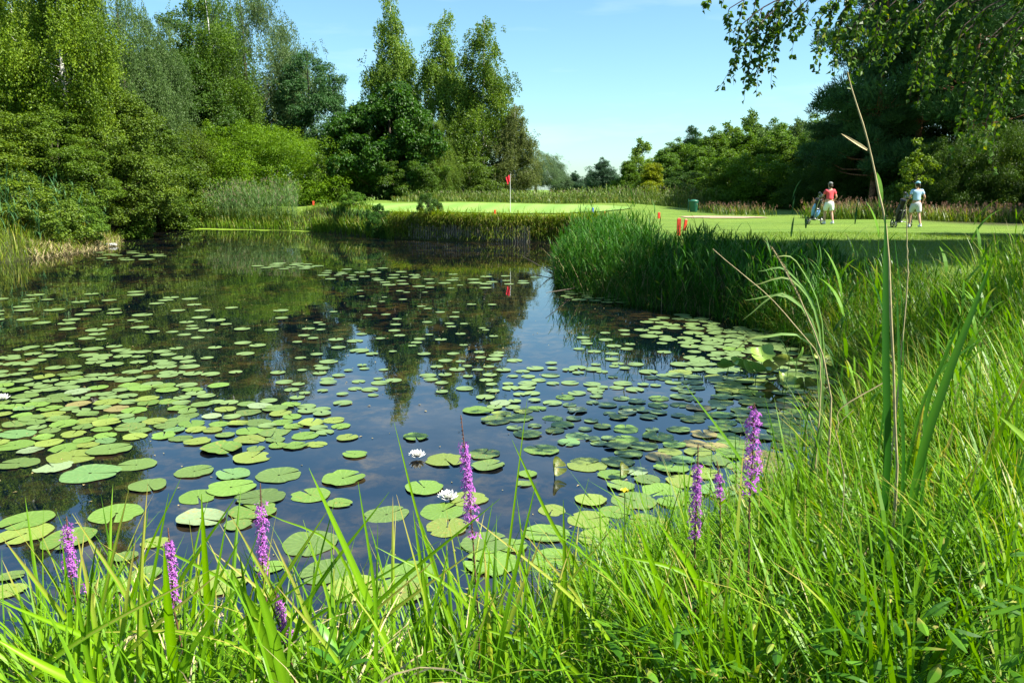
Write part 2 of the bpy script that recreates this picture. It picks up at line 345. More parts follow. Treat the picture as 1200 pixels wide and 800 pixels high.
def make_tree(kind,h,R,t0=.15,nc=90,per=420,leaf=.15,prof=None,seed=0,bk=None,lm=None,clump=.9,r0=.16,nlimb=26,lean=(0,0),asp=.7,flat=.7,hang=1.,trunks=1,inner=.5):
    """crown + trunk template, base at the origin; hidden originals are never kept: the first place uses the template itself"""
    global rng
    rng=np.random.default_rng(100+seed)
    tb=MB(); cb=MB()
    fs=[trunk_mesh(tb,h*(.93 if h>10 else .8)*(1-.12*k),r0*(1-.2*k),(lean[0]+(k*U(-.4,.4)*R),lean[1]+k*U(-.3,.3)*R)) for k in range(trunks)]
    prof=prof or (lambda t:np.sin(PI*np.clip(t,0,1)**.75)**.6)
    k=rng.random(3)*6
    tt=rng.random(nc*4)*(1-t0)+t0; u=(tt-t0)/(1-t0); w=prof(u); keep=rng.random(nc*4)<(w/w.max())**(1.3 if h>10 else .8); tt=tt[keep][:nc]; u=u[keep][:nc]; w=w[keep][:nc]; n=len(tt)
    ph=rng.random(n)*2*PI; lob=1+.16*np.sin(3*ph+k[0]+tt*5)+.12*np.sin(5*ph+k[1]-tt*9)+.1*rng.normal(size=n)
    rho=inner+(1-inner)*rng.random(n)**.6
    rr=R*w*lob*rho
    f=[fs[i%trunks] for i in range(n)]
    C=np.array([f[i](tt[i]*h*.97) for i in range(n)]); C[:,0]+=rr*np.cos(ph); C[:,1]+=rr*np.sin(ph)
    cr=clump*(.55+.75*rng.random(n))*((.55+.45*w) if h>10 else (.3+.7*w))
    for i in np.argsort(-rr*cr)[:nlimb]:
        z0=max(C[i,2]-rr[i]*(.5 if kind!='pine' else .1)-.3,h*t0*.6); a=f[i](z0); limb(tb,a,C[i],max(.02,r0*.38*(1-tt[i]*.7)))
    if kind=='birch':
        cl=rng.random(n)
        K=max(4,int(per/22)); si=np.repeat(np.arange(n),K); m_=len(si)
        st=C[si]+rng.normal(size=(m_,3))*cr[si][:,None]*[.55,.55,.6]
        ln=hang*(.4+.9*rng.random(m_))*cr[si]; nl=22; q=np.repeat(np.arange(m_),nl); s_=rng.random(len(q))
        out_=C[si][:,:2]-np.array([fs[0](z)[:2] for z in C[si][:,2]]); out_=out_/(np.linalg.norm(out_,axis=1)[:,None]+.3)
        p=st[q].copy(); p[:,:2]+=out_[q]*(s_*ln[q]*.45)[:,None]; p[:,2]-=(s_**1.4)*ln[q]*1.2
        p+=rng.normal(size=p.shape)*.07*(leaf/.13)
        ax=rdir(len(q))*.8; ax[:,2]-=.9; nr=rdir(len(q))+np.concatenate([out_[q]*.6,np.full((len(q),1),.5)],1)
        rv=np.clip(cl[si][q]*.45+rng.random(len(q))*.55,0,1)
        leaves(cb,p,ax,nr,leaf*U(.7,1.2,len(q)),leaf*asp*U(.8,1.2,len(q)),rv)
    elif kind=='pine':
        q=np.repeat(np.arange(n),per); m_=len(q); d=rdir(m_); d[:,2]=np.abs(d[:,2])*rng.choice([1,1,1,-.5],m_)
        p=C[q]+d*cr[q][:,None]*np.array([1.25,1.25,flat])*(rng.random(m_)**.4)[:,None]
        ax=d+rdir(m_)*.7+[0,0,.6]; rv=np.clip(rng.random(n)[q]*.4+rng.random(m_)*.6,0,1)
        leaves(cb,p,ax,rdir(m_),leaf*U(.7,1.3,m_),leaf*asp,rv)
    else:
        q=np.repeat(np.arange(n),(per*(cr/cr.mean())**1.6).astype(int)); m_=len(q)
        # every clump is made of smaller sprays
        sub=8; sc=C[:,None]+rdir(n*sub).reshape(n,sub,3)*cr[:,None,None]*[.75,.75,.6]; 
        j=rng.integers(0,sub,m_); own=rng.random(m_)<.25
        cen=np.where(own[:,None],C[q],sc[q,j]); rad_=np.where(own,cr[q]*.9,cr[q]*.48)
        d=rdir(m_); d[:,2]=np.where(rng.random(m_)<.65,np.abs(d[:,2]),d[:,2])
        p=cen+d*rad_[:,None]*np.array([1,1,flat])*(rng.random(m_)**.45)[:,None]
        nr=d*.8+rdir(m_)*.7+[0,0,.5]; ax=np.cross(nr,rdir(m_))+[0,0,-.35]+d*.3
        rv=np.clip(rng.random((n,sub))[q,j]*.4+rng.random(m_)*.6,0,1)
        leaves(cb,p,ax,nr,leaf*U(.7,1.25,m_),leaf*asp*U(.8,1.2,m_),rv)
    return tb,cb,bk or M_bark,lm or M_leaf
TPL={}
def place_tree(key,name,X,Y,rz,scale,color,label,cat='tree',group=None,spec=None,sink=0.05,trunkcol=None,z=None):
    if key not in TPL:
        tb,cb,b,l=make_tree(**spec)
        root=empty(name); tb.build('trunk',b,root,smooth=True); cb.build('crown',l,root); TPL[key]=root
    else:
        root=copy_tree(TPL[key]); root.name=name
        if 'group' in root: del root['group']
    root.location=(X,Y,(Hs(X,Y) if z is None else z)-sink); root.rotation_euler=(0,0,rz)
    root.scale=(scale,)*3 if np.isscalar(scale) else scale
    for ch in root.children:
        if ch.name.startswith('crown'): ch.color=(*color,1)
    tag(root,label,cat,group); return root
def PX(px,Y): return (px-600)/F*Y*1.0

colm=lambda t:np.sin(PI*np.clip(t,0,1)**.62)**.7*(1-.25*t)
bir=lambda t:np.clip(1.15*(1-t)**.75*np.minimum(1,.35+t*3.2),0.05,1)
bush=lambda t:np.sqrt(np.clip(1-(t*.96)**2.2,0,1))
con=lambda t:np.clip((1-t)**.9,0.03,1)
SP=dict(
 birchA=dict(kind='birch',h=18.5,R=3.1,t0=.12,nc=120,per=520,leaf=.15,prof=bir,seed=1,bk=M_birch,clump=1.0,r0=.17,hang=1.3,inner=.25,asp=.75),
 birchL=dict(kind='birch',h=18.5,R=3.3,t0=.16,nc=120,per=820,leaf=.115,prof=lambda t:bir(t)*(.8+.2*np.sin(t*19)),seed=31,bk=M_birch,clump=1.0,r0=.17,hang=1.5,asp=.75,inner=.35),
 birchB=dict(kind='birch',h=17,R=3.2,t0=.12,nc=140,per=470,leaf=.15,prof=lambda t:bir(t)*(.92+.12*np.sin(t*15)),seed=2,bk=M_birch,clump=.95,r0=.15,hang=1.3,inner=.25,asp=.75),
 birchC=dict(kind='birch',h=17,R=3.6,t0=.06,nc=170,per=760,leaf=.125,prof=bir,seed=3,bk=M_birch,clump=1.1,r0=.15,hang=1.7,asp=.75,trunks=3),
 mapleA=dict(kind='leafy',h=11,R=5.2,t0=.02,nc=210,per=380,leaf=.26,prof=lambda t:np.sin(PI*(np.clip(t,0,1)*.86+.14)**.9)**.5,seed=4,clump=1.15,r0=.25,asp=.85,inner=.62),
 oakA=dict(kind='leafy',h=14,R=4.0,t0=.1,nc=130,per=380,leaf=.2,seed=5,clump=1.15,r0=.2,asp=.6),
 broadA=dict(kind='leafy',h=16,R=5.0,t0=.06,nc=260,per=380,leaf=.17,seed=6,clump=1.15,r0=.25,prof=colm,inner=.6),
 broadB=dict(kind='leafy',h=14,R=4.2,t0=.04,nc=200,per=380,leaf=.17,seed=7,clump=1.1,r0=.2,prof=colm,trunks=2,inner=.55),
 willow=dict(kind='birch',h=19,R=6,t0=.2,nc=230,per=520,leaf=.2,prof=lambda t:np.sin(PI*np.clip(t,0,1)**.8)**.55,seed=8,clump=1.3,r0=.3,hang=1.2,asp=.4,inner=.6),
 bushA=dict(kind='leafy',h=6,R=4.8,t0=.0,nc=300,per=360,leaf=.14,prof=bush,seed=9,clump=.95,r0=.08,asp=.42,flat=1.,trunks=3,inner=.45,nlimb=14),
 bushB=dict(kind='leafy',h=4,R=2.6,t0=.0,nc=90,per=420,leaf=.13,prof=bush,seed=10,clump=.7,r0=.08,asp=.6,trunks=3,inner=.6),
 farA=dict(kind='leafy',h=8,R=2.3,t0=.03,nc=170,per=270,leaf=.14,prof=colm,seed=12,clump=.85,r0=.1,inner=.15,flat=1.0),
 farB=dict(kind='leafy',h=8,R=2.0,t0=.03,nc=150,per=260,leaf=.14,prof=bir,seed=13,clump=.75,r0=.1,inner=.15,flat=1.0),
 farC=dict(kind='birch',h=9,R=1.7,t0=.1,nc=60,per=300,leaf=.18,prof=bir,seed=14,clump=.7,r0=.1,bk=M_birch,hang=1.3),
 spruce=dict(kind='pine',h=9,R=1.9,t0=.05,nc=330,per=80,leaf=.2,prof=con,seed=15,clump=.6,r0=.1,asp=.25,flat=1.0,lm=M_needle,bk=M_pinebark),
 pineA=dict(kind='pine',h=15,R=3.8,t0=.16,nc=190,per=330,leaf=.24,prof=lambda t:np.sin(PI*np.clip(t*.8+.2,0,1))**.6*(.75+.25*np.sin(t*25)),seed=16,clump=.85,r0=.2,asp=.24,flat=.8,lm=M_needle,bk=M_pinebark,inner=.35),
 pineB=dict(kind='pine',h=16,R=3.3,t0=.3,nc=130,per=360,leaf=.24,prof=lambda t:np.sin(PI*np.clip(t*.8+.2,0,1))**.6,seed=17,clump=.85,r0=.2,asp=.24,flat=.8,lm=M_needle,bk=M_pinebark,inner=.3),
 shrub=dict(kind='leafy',h=2.2,R=1.3,t0=.0,nc=45,per=260,leaf=.09,prof=bush,seed=18,clump=.4,r0=.04,asp=.7,trunks=2,inner=.5),
 sapling=dict(kind='leafy',h=4.2,R=.75,t0=.2,nc=26,per=70,leaf=.13,prof=colm,seed=19,clump=.33,r0=.04,asp=.7,inner=.2,nlimb=20),
)
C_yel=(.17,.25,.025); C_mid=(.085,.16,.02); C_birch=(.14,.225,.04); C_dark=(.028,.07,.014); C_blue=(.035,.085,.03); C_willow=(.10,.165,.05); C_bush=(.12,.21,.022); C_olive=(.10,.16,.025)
def T(key,px,Y,color,label,name='broadleaf_tree',sc=1.,rz=0.,cat='tree',group=None,X=None):
    return place_tree(key,name,PX(px,Y) if X is None else X,Y,rz,sc,color,label,cat,group,SP[key])
# left wood
T('birchL',97,42,(.14,.22,.025),'tall birch with a white trunk showing at the upper left','birch_tree',1.0,0.)
T('birchL',10,44,(.14,.22,.025),'tall birch filling the upper left corner of the photo','birch_tree',(1.1,1.1,1.0),2.)
T('birchC',48,54,(.16,.22,.03),'yellowish green birch between the two leftmost white trunks','birch_tree',1.0,1.)
T('broadB',75,40,(.10,.17,.025),'light green leafy tree standing low over the left bank grasses','broadleaf_tree',(.62,.62,.42),.6)
T('broadA',135,44,C_olive,'olive green tree behind the drooping reeds of the left bank','broadleaf_tree',(.7,.7,.62),1.3)
T('broadB',175,54,(.075,.13,.02),'rounded green tree leaning over the dark inlet of the pond','broadleaf_tree',(1,1,.66),2.2)
T('willow',165,62,C_willow,'grey green willow high behind the left birches','willow_tree',(.7,.7,.86),.3)
T('willow',300,78,(.10,.155,.055),'tall greyish willow whose edge stands against the sky left of the dark oak','willow_tree',(1,1,1.08),2.)
T('birchC',262,72,(.095,.17,.025),'large mid green birch with drooping twigs above the round bush','birch_tree',(1.35,1.2,1.12),2.6)
T('oakA',372,74,(.05,.115,.035),'dark bluish green oak between the willow and the tall birches','oak_tree',(.85,.85,1.0),.5)
T('bushA',330,65,(.13,.235,.022),'big round bright green willow bush behind the far bank reeds','willow_bush',(1.22,1.,1.08),0.,'bush')
T('bushA',218,64,(.105,.16,.025),'low spreading olive green bush at the dark inlet','willow_bush',(.85,.8,1.0),2.,'bush')
T('bushA',152,56,(.1,.15,.022),'dense bush under the trees left of the duckweed inlet','willow_bush',(.7,.7,.85),3.,'bush')
T('broadB',-10,37,(.10,.16,.022),'bushy tree cut by the left edge above the bank grasses','broadleaf_tree',(.7,.7,.5),4.)
T('broadA',-90,45,C_mid,'broad green tree just past the left edge of the view','broadleaf_tree',1.1,1.)
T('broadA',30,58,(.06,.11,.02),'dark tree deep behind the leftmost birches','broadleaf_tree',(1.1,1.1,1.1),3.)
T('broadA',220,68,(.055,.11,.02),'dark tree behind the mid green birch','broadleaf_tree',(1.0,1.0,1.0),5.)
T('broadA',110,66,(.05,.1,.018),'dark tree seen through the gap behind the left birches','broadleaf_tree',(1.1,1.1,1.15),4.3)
# centre
T('mapleA',462,68,(.04,.10,.016),'round dark green maple behind the left of the putting green','maple_tree',(.80,.80,.86),0.)
T('birchB',466,77,C_birch,'tallest birch rising behind the round dark maple','birch_tree',(1.0,1.0,1.16),0.)
T('birchB',522,75,C_birch,'slender birch in the middle of the three behind the green','birch_tree',(1.05,1.05,1.03),2.1)
T('birchA',568,72,(.11,.18,.03),'full birch at the right of the three behind the green','birch_tree',(1.1,1.1,.88),1.2)
T('birchC',512,66,(.13,.2,.035),'low young birch in front of the slender middle birch','birch_tree',(.5,.5,.40),.4)
T('birchB',603,70,(.12,.15,.045),'thin small birch right of the full birch by the flag','birch_tree',(.7,.7,.5),3.)
T('bushB',550,68,(.09,.15,.025),'small leafy bush at the foot of the three birches','bush',(1.2,1.,.9),0.,'bush')
T('bushB',497,65,(.07,.13,.02),'small bush under the dark maple at its right side','bush',(.9,.9,.8),1.,'bush')
T('bushB',395,66,(.08,.14,.02),'small bush between the round willow bush and the dark maple','bush',(.9,.9,1.),2.,'bush')
# distance
T('willow',627,150,(.12,.18,.09),'rounded pale grey willow far behind the flag','willow_tree',(.85,.85,.42),0.)
for k_,(px,Y,hs,cl,lb) in enumerate([(655,190,.75,(.08,.13,.06),'low far tree just right of the pale grey willow'),(672,200,.7,(.05,.1,.05),'dark far tree at the gap under the open sky'),(688,220,.65,(.09,.14,.07),'low far tree left of the small round lone crown'),(704,170,.95,(.05,.1,.05),'small round crown standing alone on the far horizon'),(720,200,.62,(.07,.12,.05),'low far tree right of the lone round crown'),(735,160,.7,(.06,.11,.04),'far tree where the distant gap meets the right wood')]):
    T('farA',px,Y,cl,lb,'broadleaf_tree',(1.5*hs,1.5*hs,hs*1.05),k_*1.3,group='far trees on the horizon')
FW=[('farC',748,92,.85,C_birch,'pale slender birch at the left end of the right wood','birch_tree'),
('farB',733,88,.62,C_mid,'short green tree at the far left end of the right wood','broadleaf_tree'),
('farB',760,66,.5,(.2,.25,.02),'young yellow green tree in front of the right wood','broadleaf_tree'),
('spruce',803,88,.95,(.045,.11,.03),'dark pointed spruce rising from the right wood','spruce_tree'),
('farA',788,85,.85,(.09,.165,.028),'dark green tree left of the pointed spruce','broadleaf_tree'),
('farA',830,84,1.0,C_mid,'rounded green tree right of the pointed spruce','broadleaf_tree'),
('farC',848,90,1.05,C_birch,'pale birch top behind the middle of the right wood','birch_tree'),
('farA',866,82,.98,C_mid,'leafy tree in the middle of the right wood','broadleaf_tree'),
('farC',888,88,1.0,(.1,.17,.05),'greyish birch top right of the wood middle','birch_tree'),
('farA',905,80,1.0,(.10,.18,.03),'leafy tree above the bright bush of the right wood','broadleaf_tree'),
('farC',925,86,1.05,(.1,.16,.045),'pale birch top near the right end of the wood','birch_tree'),
('farB',945,76,1.05,(.09,.165,.028),'green tree next to the tall dark pine','broadleaf_tree'),
('farA',965,70,1.0,(.075,.14,.025),'dark tree under the leftmost pine behind the red shirt golfer','broadleaf_tree'),
('farB',775,72,.72,(.09,.17,.03),'small tree behind the weeds beyond the red stakes','broadleaf_tree'),
('farB',815,70,.75,(.10,.18,.03),'narrow tree standing above the green bin','broadleaf_tree'),
('farB',845,66,.7,(.11,.19,.03),'narrow tree behind the bunker','broadleaf_tree'),
('farA',775,104,.85,(.10,.18,.035),'soft green crown far behind the young yellow green tree','broadleaf_tree'),
('farA',815,106,1.1,(.09,.17,.035),'soft crown far behind the pointed spruce','broadleaf_tree'),
('farA',850,104,1.15,(.10,.18,.04),'soft crown far behind the bunker','broadleaf_tree'),
('farC',872,100,1.3,(.13,.21,.05),'tall pale birch top at the back of the right wood','birch_tree'),
('farA',900,102,1.3,(.10,.18,.035),'soft crown far behind the bright bush','broadleaf_tree'),
('farA',940,100,1.35,(.10,.17,.035),'soft crown far back where the wood meets the pines','broadleaf_tree'),
('farA',920,64,.62,(.12,.20,.03),'low tree at the wood edge behind the red shirt golfer bag','broadleaf_tree')]
for k_,(key,px,Y,hs,cl,lb,nm) in enumerate(FW): T(key,px,Y,cl,lb,nm,(hs*1.35,hs*1.3,hs*.98),k_*2.1,group='trees of the right wood')
T('bushB',882,60,(.1,.19,.022),'bright green bush standing before the right wood','bush',(1.2,1.1,1.),0.,'bush')
T('bushB',855,62,(.08,.15,.02),'darker bush just behind the end of the bunker','bush',(.8,.8,.8),1.,'bush')
T('bushB',800,66,(.05,.1,.02),'dark low bush behind the tall weeds beyond the green','bush',(1.2,1.,.7),2.,'bush')
# right pines and undergrowth
T('pineA',1015,52,(.075,.16,.055),'tall dark pine at the left end of the pine group','pine_tree',(1.0,1.0,1.12),0.,group='pines behind the golfers')
T('pineB',1062,55,(.065,.145,.045),'dark pine behind the left golfer shoulder side of the group','pine_tree',(1.2,1.2,1.3),1.,group='pines behind the golfers')
T('pineB',1120,46,(.06,.135,.04),'pine with orange trunk above the golfer in light blue','pine_tree',(1.1,1.1,1.12),2.2,group='pines behind the golfers')
T('pineB',1140,49,(.06,.135,.04),'second pine with orange trunk right of the light blue golfer','pine_tree',(1.15,1.15,1.3),4.,group='pines behind the golfers')
T('pineA',1215,50,(.065,.145,.045),'pine at the right edge behind the leafy bushes','pine_tree',(1.1,1.1,1.25),3.,group='pines behind the golfers')
T('pineA',985,60,(.075,.16,.055),'pine with blue green tufts beside the right wood','pine_tree',(.9,.9,.62),2.,group='pines behind the golfers')
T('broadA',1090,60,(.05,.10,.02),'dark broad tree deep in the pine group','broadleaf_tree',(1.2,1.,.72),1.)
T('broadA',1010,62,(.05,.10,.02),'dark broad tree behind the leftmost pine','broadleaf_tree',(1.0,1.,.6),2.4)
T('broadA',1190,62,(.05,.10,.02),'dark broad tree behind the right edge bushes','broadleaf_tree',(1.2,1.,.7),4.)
T('bushA',1150,43,(.065,.12,.022),'large green bush right of the golfer in light blue','bush',(.72,.6,.78),1.,'bush')
T('bushA',1225,41,(.07,.125,.02),'yellowish green bush cut by the right edge','bush',(.62,.6,.85),3.,'bush')
T('bushB',1095,44,(.07,.13,.022),'small green bush close behind the light blue golfer','bush',(1.,.8,.95),3.,'bush')
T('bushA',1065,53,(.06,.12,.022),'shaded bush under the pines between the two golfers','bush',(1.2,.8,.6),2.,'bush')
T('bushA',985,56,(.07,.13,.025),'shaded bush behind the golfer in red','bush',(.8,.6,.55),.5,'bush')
T('sapling',1063,38,(.13,.2,.03),'thin sapling with yellowish stem left of the light blue golfer','sapling',(1.,1.,1.),0.,'sapling')
# trees beyond the right edge whose shade falls on the reeds and the fairway
T('broadB',0,15.5,C_mid,'leafy tree beyond the right edge that shades the reed point','broadleaf_tree',(.95,.95,1.2),0.,X=14.6)
T('broadA',0,33,C_mid,'broad tree beyond the right edge of the fairway','broadleaf_tree',.95,0.,X=31.5)
T('broadB',0,21,C_mid,'second leafy tree beyond the right edge near the reed point','broadleaf_tree',(.9,.9,.8),2.,X=20.5)

# overhanging birch
rng=np.random.default_rng(77)
root=empty('birch_tree',(8.8,9.2,Hs(8.8,9.2)-.05),0,'overhanging birch with drooping leafy twigs crossing the upper right sky','tree'); ob=np.array(root.location)
tb=MB(); trunk_mesh(tb,10.5,.2,(-.6,-.4))
cb=MB(); wb=MB()
limbs=[((8.5,9.1,4.8),(2.6,7.6,5.15)),((8.4,9.0,5.6),(3.4,6.9,5.9)),((8.5,9.0,4.4),(4.3,7.9,4.9)),((8.6,9.1,4.2),(6.0,7.4,4.75)),((8.4,9,5.2),(5.0,6.6,5.5)),((8.6,9.3,4.3),(6.2,9.6,4.9)),((8.6,9.2,4.3),(6.4,6.6,4.6))]
def twig(st,ln,dirx,nleaf,leafs=.05):
    k=7; t=np.linspace(0,1,k)
    P=st+np.stack([dirx[0]*ln*.55*t,dirx[1]*ln*.55*t,-ln*t**1.7],-1)+np.cumsum(rng.normal(0,.02,(k,3)),0)*(t[:,None])
    wb.tube(P-ob,.0042*(1-t*.7),4,cap=False)
    s=np.sort(rng.random(nleaf))*.95+.05; p=np.stack([np.interp(s,t,P[:,i]) for i in range(3)],-1)
    d=rdir(nleaf); d[:,2]=d[:,2]*.5-.8
    leaves(cb,p-ob+d*.01,d,rdir(nleaf),leafs*U(.75,1.2,nleaf),leafs*.82*U(.8,1.15,nleaf)); return P
for a,b in limbs:
    a=np.array(a);b=np.array(b); n=9; t=np.linspace(0,1,n); P=a+(b-a)*t[:,None]; P[:,2]+=np.sin(PI*t)*.35; P+=np.cumsum(rng.normal(0,.03,P.shape),0)
    wb.tube(P-ob,.05*(1-t)**.8+.006,6)
    for _ in range(60):
        s=.15+.85*rng.random()**.8; st=np.array([np.interp(s,t,P[:,i]) for i in range(3)]); dr=rdir(1)[0]; dr[2]=abs(dr[2])*.2
        ll=U(.25,1.1)*(1.1-.5*s); Q=st+dr*ll*np.linspace(0,1,4)[:,None]; wb.tube(Q-ob,np.linspace(.009,.005,4),4,cap=False)
        for e in range(2): twig(Q[-1-e],U(.25,.85),dr*[1,1,0],int(U(30,55)))
# the twigs that hang into the open sky
for (x,y,Y,ln) in [(868,30,7.2,.75),(880,40,7.1,.5),(897,20,7.3,.8),(905,35,7.1,.55),(930,15,7.0,.45),(855,10,7.3,.4),(962,20,6.9,.55),(990,10,7,.7),(1010,10,6.8,.75),(1040,10,7,.6),(975,0,6.9,.4),(920,0,7.1,.4),(1075,10,6.9,.6),(1100,20,6.8,.75),(1085,40,7.4,.7),(1060,30,7.5,.6),(1120,10,7.5,.9),(1025,40,7.6,.5),(1000,30,7.4,.6),(1130,30,6.7,.9),(1150,60,6.8,1.0),(1165,40,6.6,.85),(1180,50,6.5,.9),(1195,50,6.6,1.0),(1215,70,6.6,.95),(1140,80,7.2,.6),(1175,90,7.3,.8),(1110,60,7.1,.55),(830,-10,7.3,.25)]:
    e=dp(x,y,Y); src=dp(x+U(40,90),y-U(30,60),Y+.15); t=np.linspace(0,1,6)[:,None]; P=src+(e-src)*t; P[:,2]+=np.sin(PI*t[:,0])*.05
    wb.tube(P-ob,.007-.003*t[:,0],4,cap=False)
    for q in range(3): twig(P[-1-q],ln*U(.6,1.),np.array([-1,0,0])*U(.1,.7)+[0,U(-.3,.3),0],int(46*ln)+12)
tb.build('trunk',M_birch,root,smooth=True); wb.build('twigs',bark('dark_twig_bark',(.03,.02,.016),(.09,.06,.045),(4,4,4)),root,smooth=True); cb.build('crown',M_leaf,root,color=(.07,.14,.02))

# ------------------------------------------------------------------ grasses and reeds
rng=np.random.default_rng(5)
def sample(n,x0,x1,y0,y1,dlo,dhi,px=None,dens=None):
    out=[]; tot=0
    while tot<n:
        x=U(x0,x1,n*2); y=U(y0,y1,n*2); d=sdf(x,y); k=(d>dlo)&(d<dhi)
        if px is not None:
            P_=600+F*x/np.maximum(y,.1); k&=(P_>px[0])&(P_<px[1])
        if dens is not None: k&=rng.random(len(x))<dens(x,y,d)
        a=np.stack([x,y,np.maximum(H(x,y,d),-.1)],-1)[k]; out.append(a); tot+=len(a)
        if len(a)==0: raise RuntimeError('empty region')
    return np.concatenate(out)[:n]
def reeds(mb,base,h,nleaf=8,ll=.42,lw=.018,lean=.12,droop=1.5,sw=.009,az0=None,segs=4,first=.25):
    n=len(base); az=U(0,2*PI,n) if az0 is None else az0+rng.normal(0,.8,n)
    ln=np.abs(rng.normal(0,lean,n)); rv=rng.random(n)
    C=blades(mb,base,az,ln,U(.0,.25,n),h,sw,segs=5,rnd=rv*.8)
    q=np.repeat(np.arange(n),nleaf); s=np.tile(np.linspace(first,1.,nleaf),n)+rng.normal(0,.03,n*nleaf); s=np.clip(s,0.05,1)
    f=s*5; i0=np.minimum(f.astype(int),4); fr=(f-i0)[:,None]; p=C[q,i0]*(1-fr)+C[q,i0+1]*fr
    m_=len(q); blades(mb,p,U(0,2*PI,m_),U(.2,.7,m_)*(1.15-s*.6),U(.5,droop,m_),ll*U(.6,1.15,m_)*(1-.25*s),lw*U(.7,1.2,m_),segs=segs,pw=1.,rnd=np.clip(rv[q]*.5+rng.random(m_)*.5,0,1))
    return C
def plumes(mb,C,k=26,ln=.22):
    tip=C[:,-1]; n=len(tip); q=np.repeat(np.arange(n),k); m_=len(q); s=rng.random(m_)
    az=U(0,2*PI,n)[q]+rng.normal(0,.4,m_)
    p=tip[q]+np.stack([np.cos(az)*s*.05,np.sin(az)*s*.05,-s*ln*.6+ln*.3],-1)
    ax=np.stack([np.cos(az)*.5,np.sin(az)*.5,-U(-.6,.6,m_)],-1); leaves(mb,p,ax,rdir(m_),U(.04,.09,m_),.012)
def stuff(o,label,cat): return tag(o,label,cat,kind='stuff')

# the dark reed point
mb=MB(); B=sample(2300,.8,8,13.5,30,-.35,1.9,px=(652,985))
pxs=600+F*B[:,0]/B[:,1]; top=np.interp(pxs,[652,680,740,765,788,812,850,900,985],[290,258,251,262,288,270,278,296,312])
zt=CZ-(top-222)/F*B[:,1]; h=np.clip((zt-B[:,2])*U(.42,1.04,len(B))*(1+.16*np.sin(B[:,0]*3.1+B[:,1]*1.7)),.2,2.1)
reeds(mb,B,h,7,.48,.022,.18,1.5)
k_=rng.random(len(B))<.06; reeds(mb,B[k_],h[k_]*1.22,7,.5,.024,.2,1.2,first=.5)
B=sample(2600,.8,8,13.5,30,-.5,.5,px=(650,985)); blades(mb,B,U(0,6.28,2600),U(.1,.6,2600),U(.4,1.8,2600),U(.4,.95,2600),U(.008,.016,2600),segs=5)
B2=sample(500,.8,8,13.5,30,-.3,.8,px=(652,985)); sb=MB(); blades(sb,B2,U(0,6.28,500),U(.1,.7,500),U(.1,1.2,500),U(.4,1.2,500),U(.008,.016,500),segs=5); stuff(sb.build('dead_reeds',M_straw),'straw coloured dead reeds at the foot of the dark reed point','dead reeds')
stuff(mb.build('reeds',M_reed,color=(.05,.15,.022)),'dark green reeds crowding the point that juts into the pond','reeds')
# right bank fringe of drooping sedge
mb=MB(); n=9000; B=sample(n,2.6,12,7,17.5,-.35,2.0,px=(880,1330)); az=rng.normal(PI,.9,n)
blades(mb,B,az,U(.05,.5,n),U(.4,2.1,n),U(.45,1.05,n)*np.clip(1.15-.75*B[:,2],.3,1),U(.005,.011,n),segs=6)
B=sample(260,3,11,8.5,17,-.1,1.2,px=(900,1260)); reeds(mb,B,U(.6,1.0,260),7,.38,.017,.15,1.3)
stuff(mb.build('sedge',M_grass,color=(.07,.17,.016)),'drooping sedge along the shaded right bank behind the raised lily leaves','sedge')
mb=MB(); n=34000; B=sample(n,2.5,19,10.5,24,1.4,30,px=(820,1320)); blades(mb,B,U(0,6.28,n),U(0,.6,n),U(0,.9,n),U(.04,.11,n),U(.004,.008,n),segs=2)
stuff(mb.build('lawn_grass',M_grass,color=(.15,.26,.03)),'short fairway grass behind the right bank','grass')
# far left bank
mb=MB(); n=620; B=sample(n,-34,-13,29,55,.5,4.5,px=(-60,215)); C=reeds(mb,B,U(1.2,2.5,n),9,.62,.035,.12,1.6)
stuff(mb.build('reeds',M_reed,color=(.085,.19,.075)),'bluish green drooping reeds on the left bank under the birches','reeds')
mb=MB(); n=6500; B=sample(n,-34,-13.2,27,54,-.2,3.2,px=(-80,185)); blades(mb,B,U(0,6.28,n),U(.05,.5,n),U(.3,1.7,n),U(.5,1.35,n)*np.clip(.6+B[:,2]*.6,.6,1.3),U(.014,.034,n),segs=5)
stuff(mb.build('grass',M_grass,color=(.14,.21,.025)),'yellowish green tall grass on the left bank at the water','grass')
mb=MB(); n=2600; B=sample(n,-24,-14,29,42,-.25,1.0,px=(40,140)); blades(mb,B,U(0,6.28,n),U(.4,1.2,n),U(.3,1.6,n),U(.3,.7,n),U(.012,.03,n),segs=4)
stuff(mb.build('dead_grass',M_straw),'withered straw coloured grass at the foot of the left bank','dead grass')
# far bank
mb=MB(); n=620; B=sample(n,-22,-12.6,45,60,.5,4.2,px=(222,352)); C=reeds(mb,B,U(1.1,2.1,n),9,.5,.03,.12,1.5)
stuff(mb.build('reeds',M_reed,color=(.13,.22,.075)),'greyish green reeds on the far bank before the round willow bush','reeds')
mb=MB(); plumes(mb,C[rng.random(len(C))<.5],22,.3)
stuff(mb.build('reed_plumes',simple('reed_plumes',(.33,.24,.17),.8,.1)),'faded pinkish plumes above the far bank reeds','plumes')
mb=MB(); n=4200; B=sample(n,-22,-7.5,41,60,-.15,1.8,px=(150,440)); blades(mb,B,U(0,6.28,n),U(.03,.35,n),U(.1,1.2,n),U(.45,1.1,n)*np.where(600+F*B[:,0]/B[:,1]>345,.38,.85),U(.02,.045,n),segs=4)
B=sample(160,-15,-8,42,50,-.1,1.,px=(330,440)); reeds(mb,B[:60],U(.4,.65,60),6,.3,.035)
stuff(mb.build('bank_plants',M_grass,color=(.13,.23,.03)),'bright waterside plants along the far bank left of the timber posts','plants')
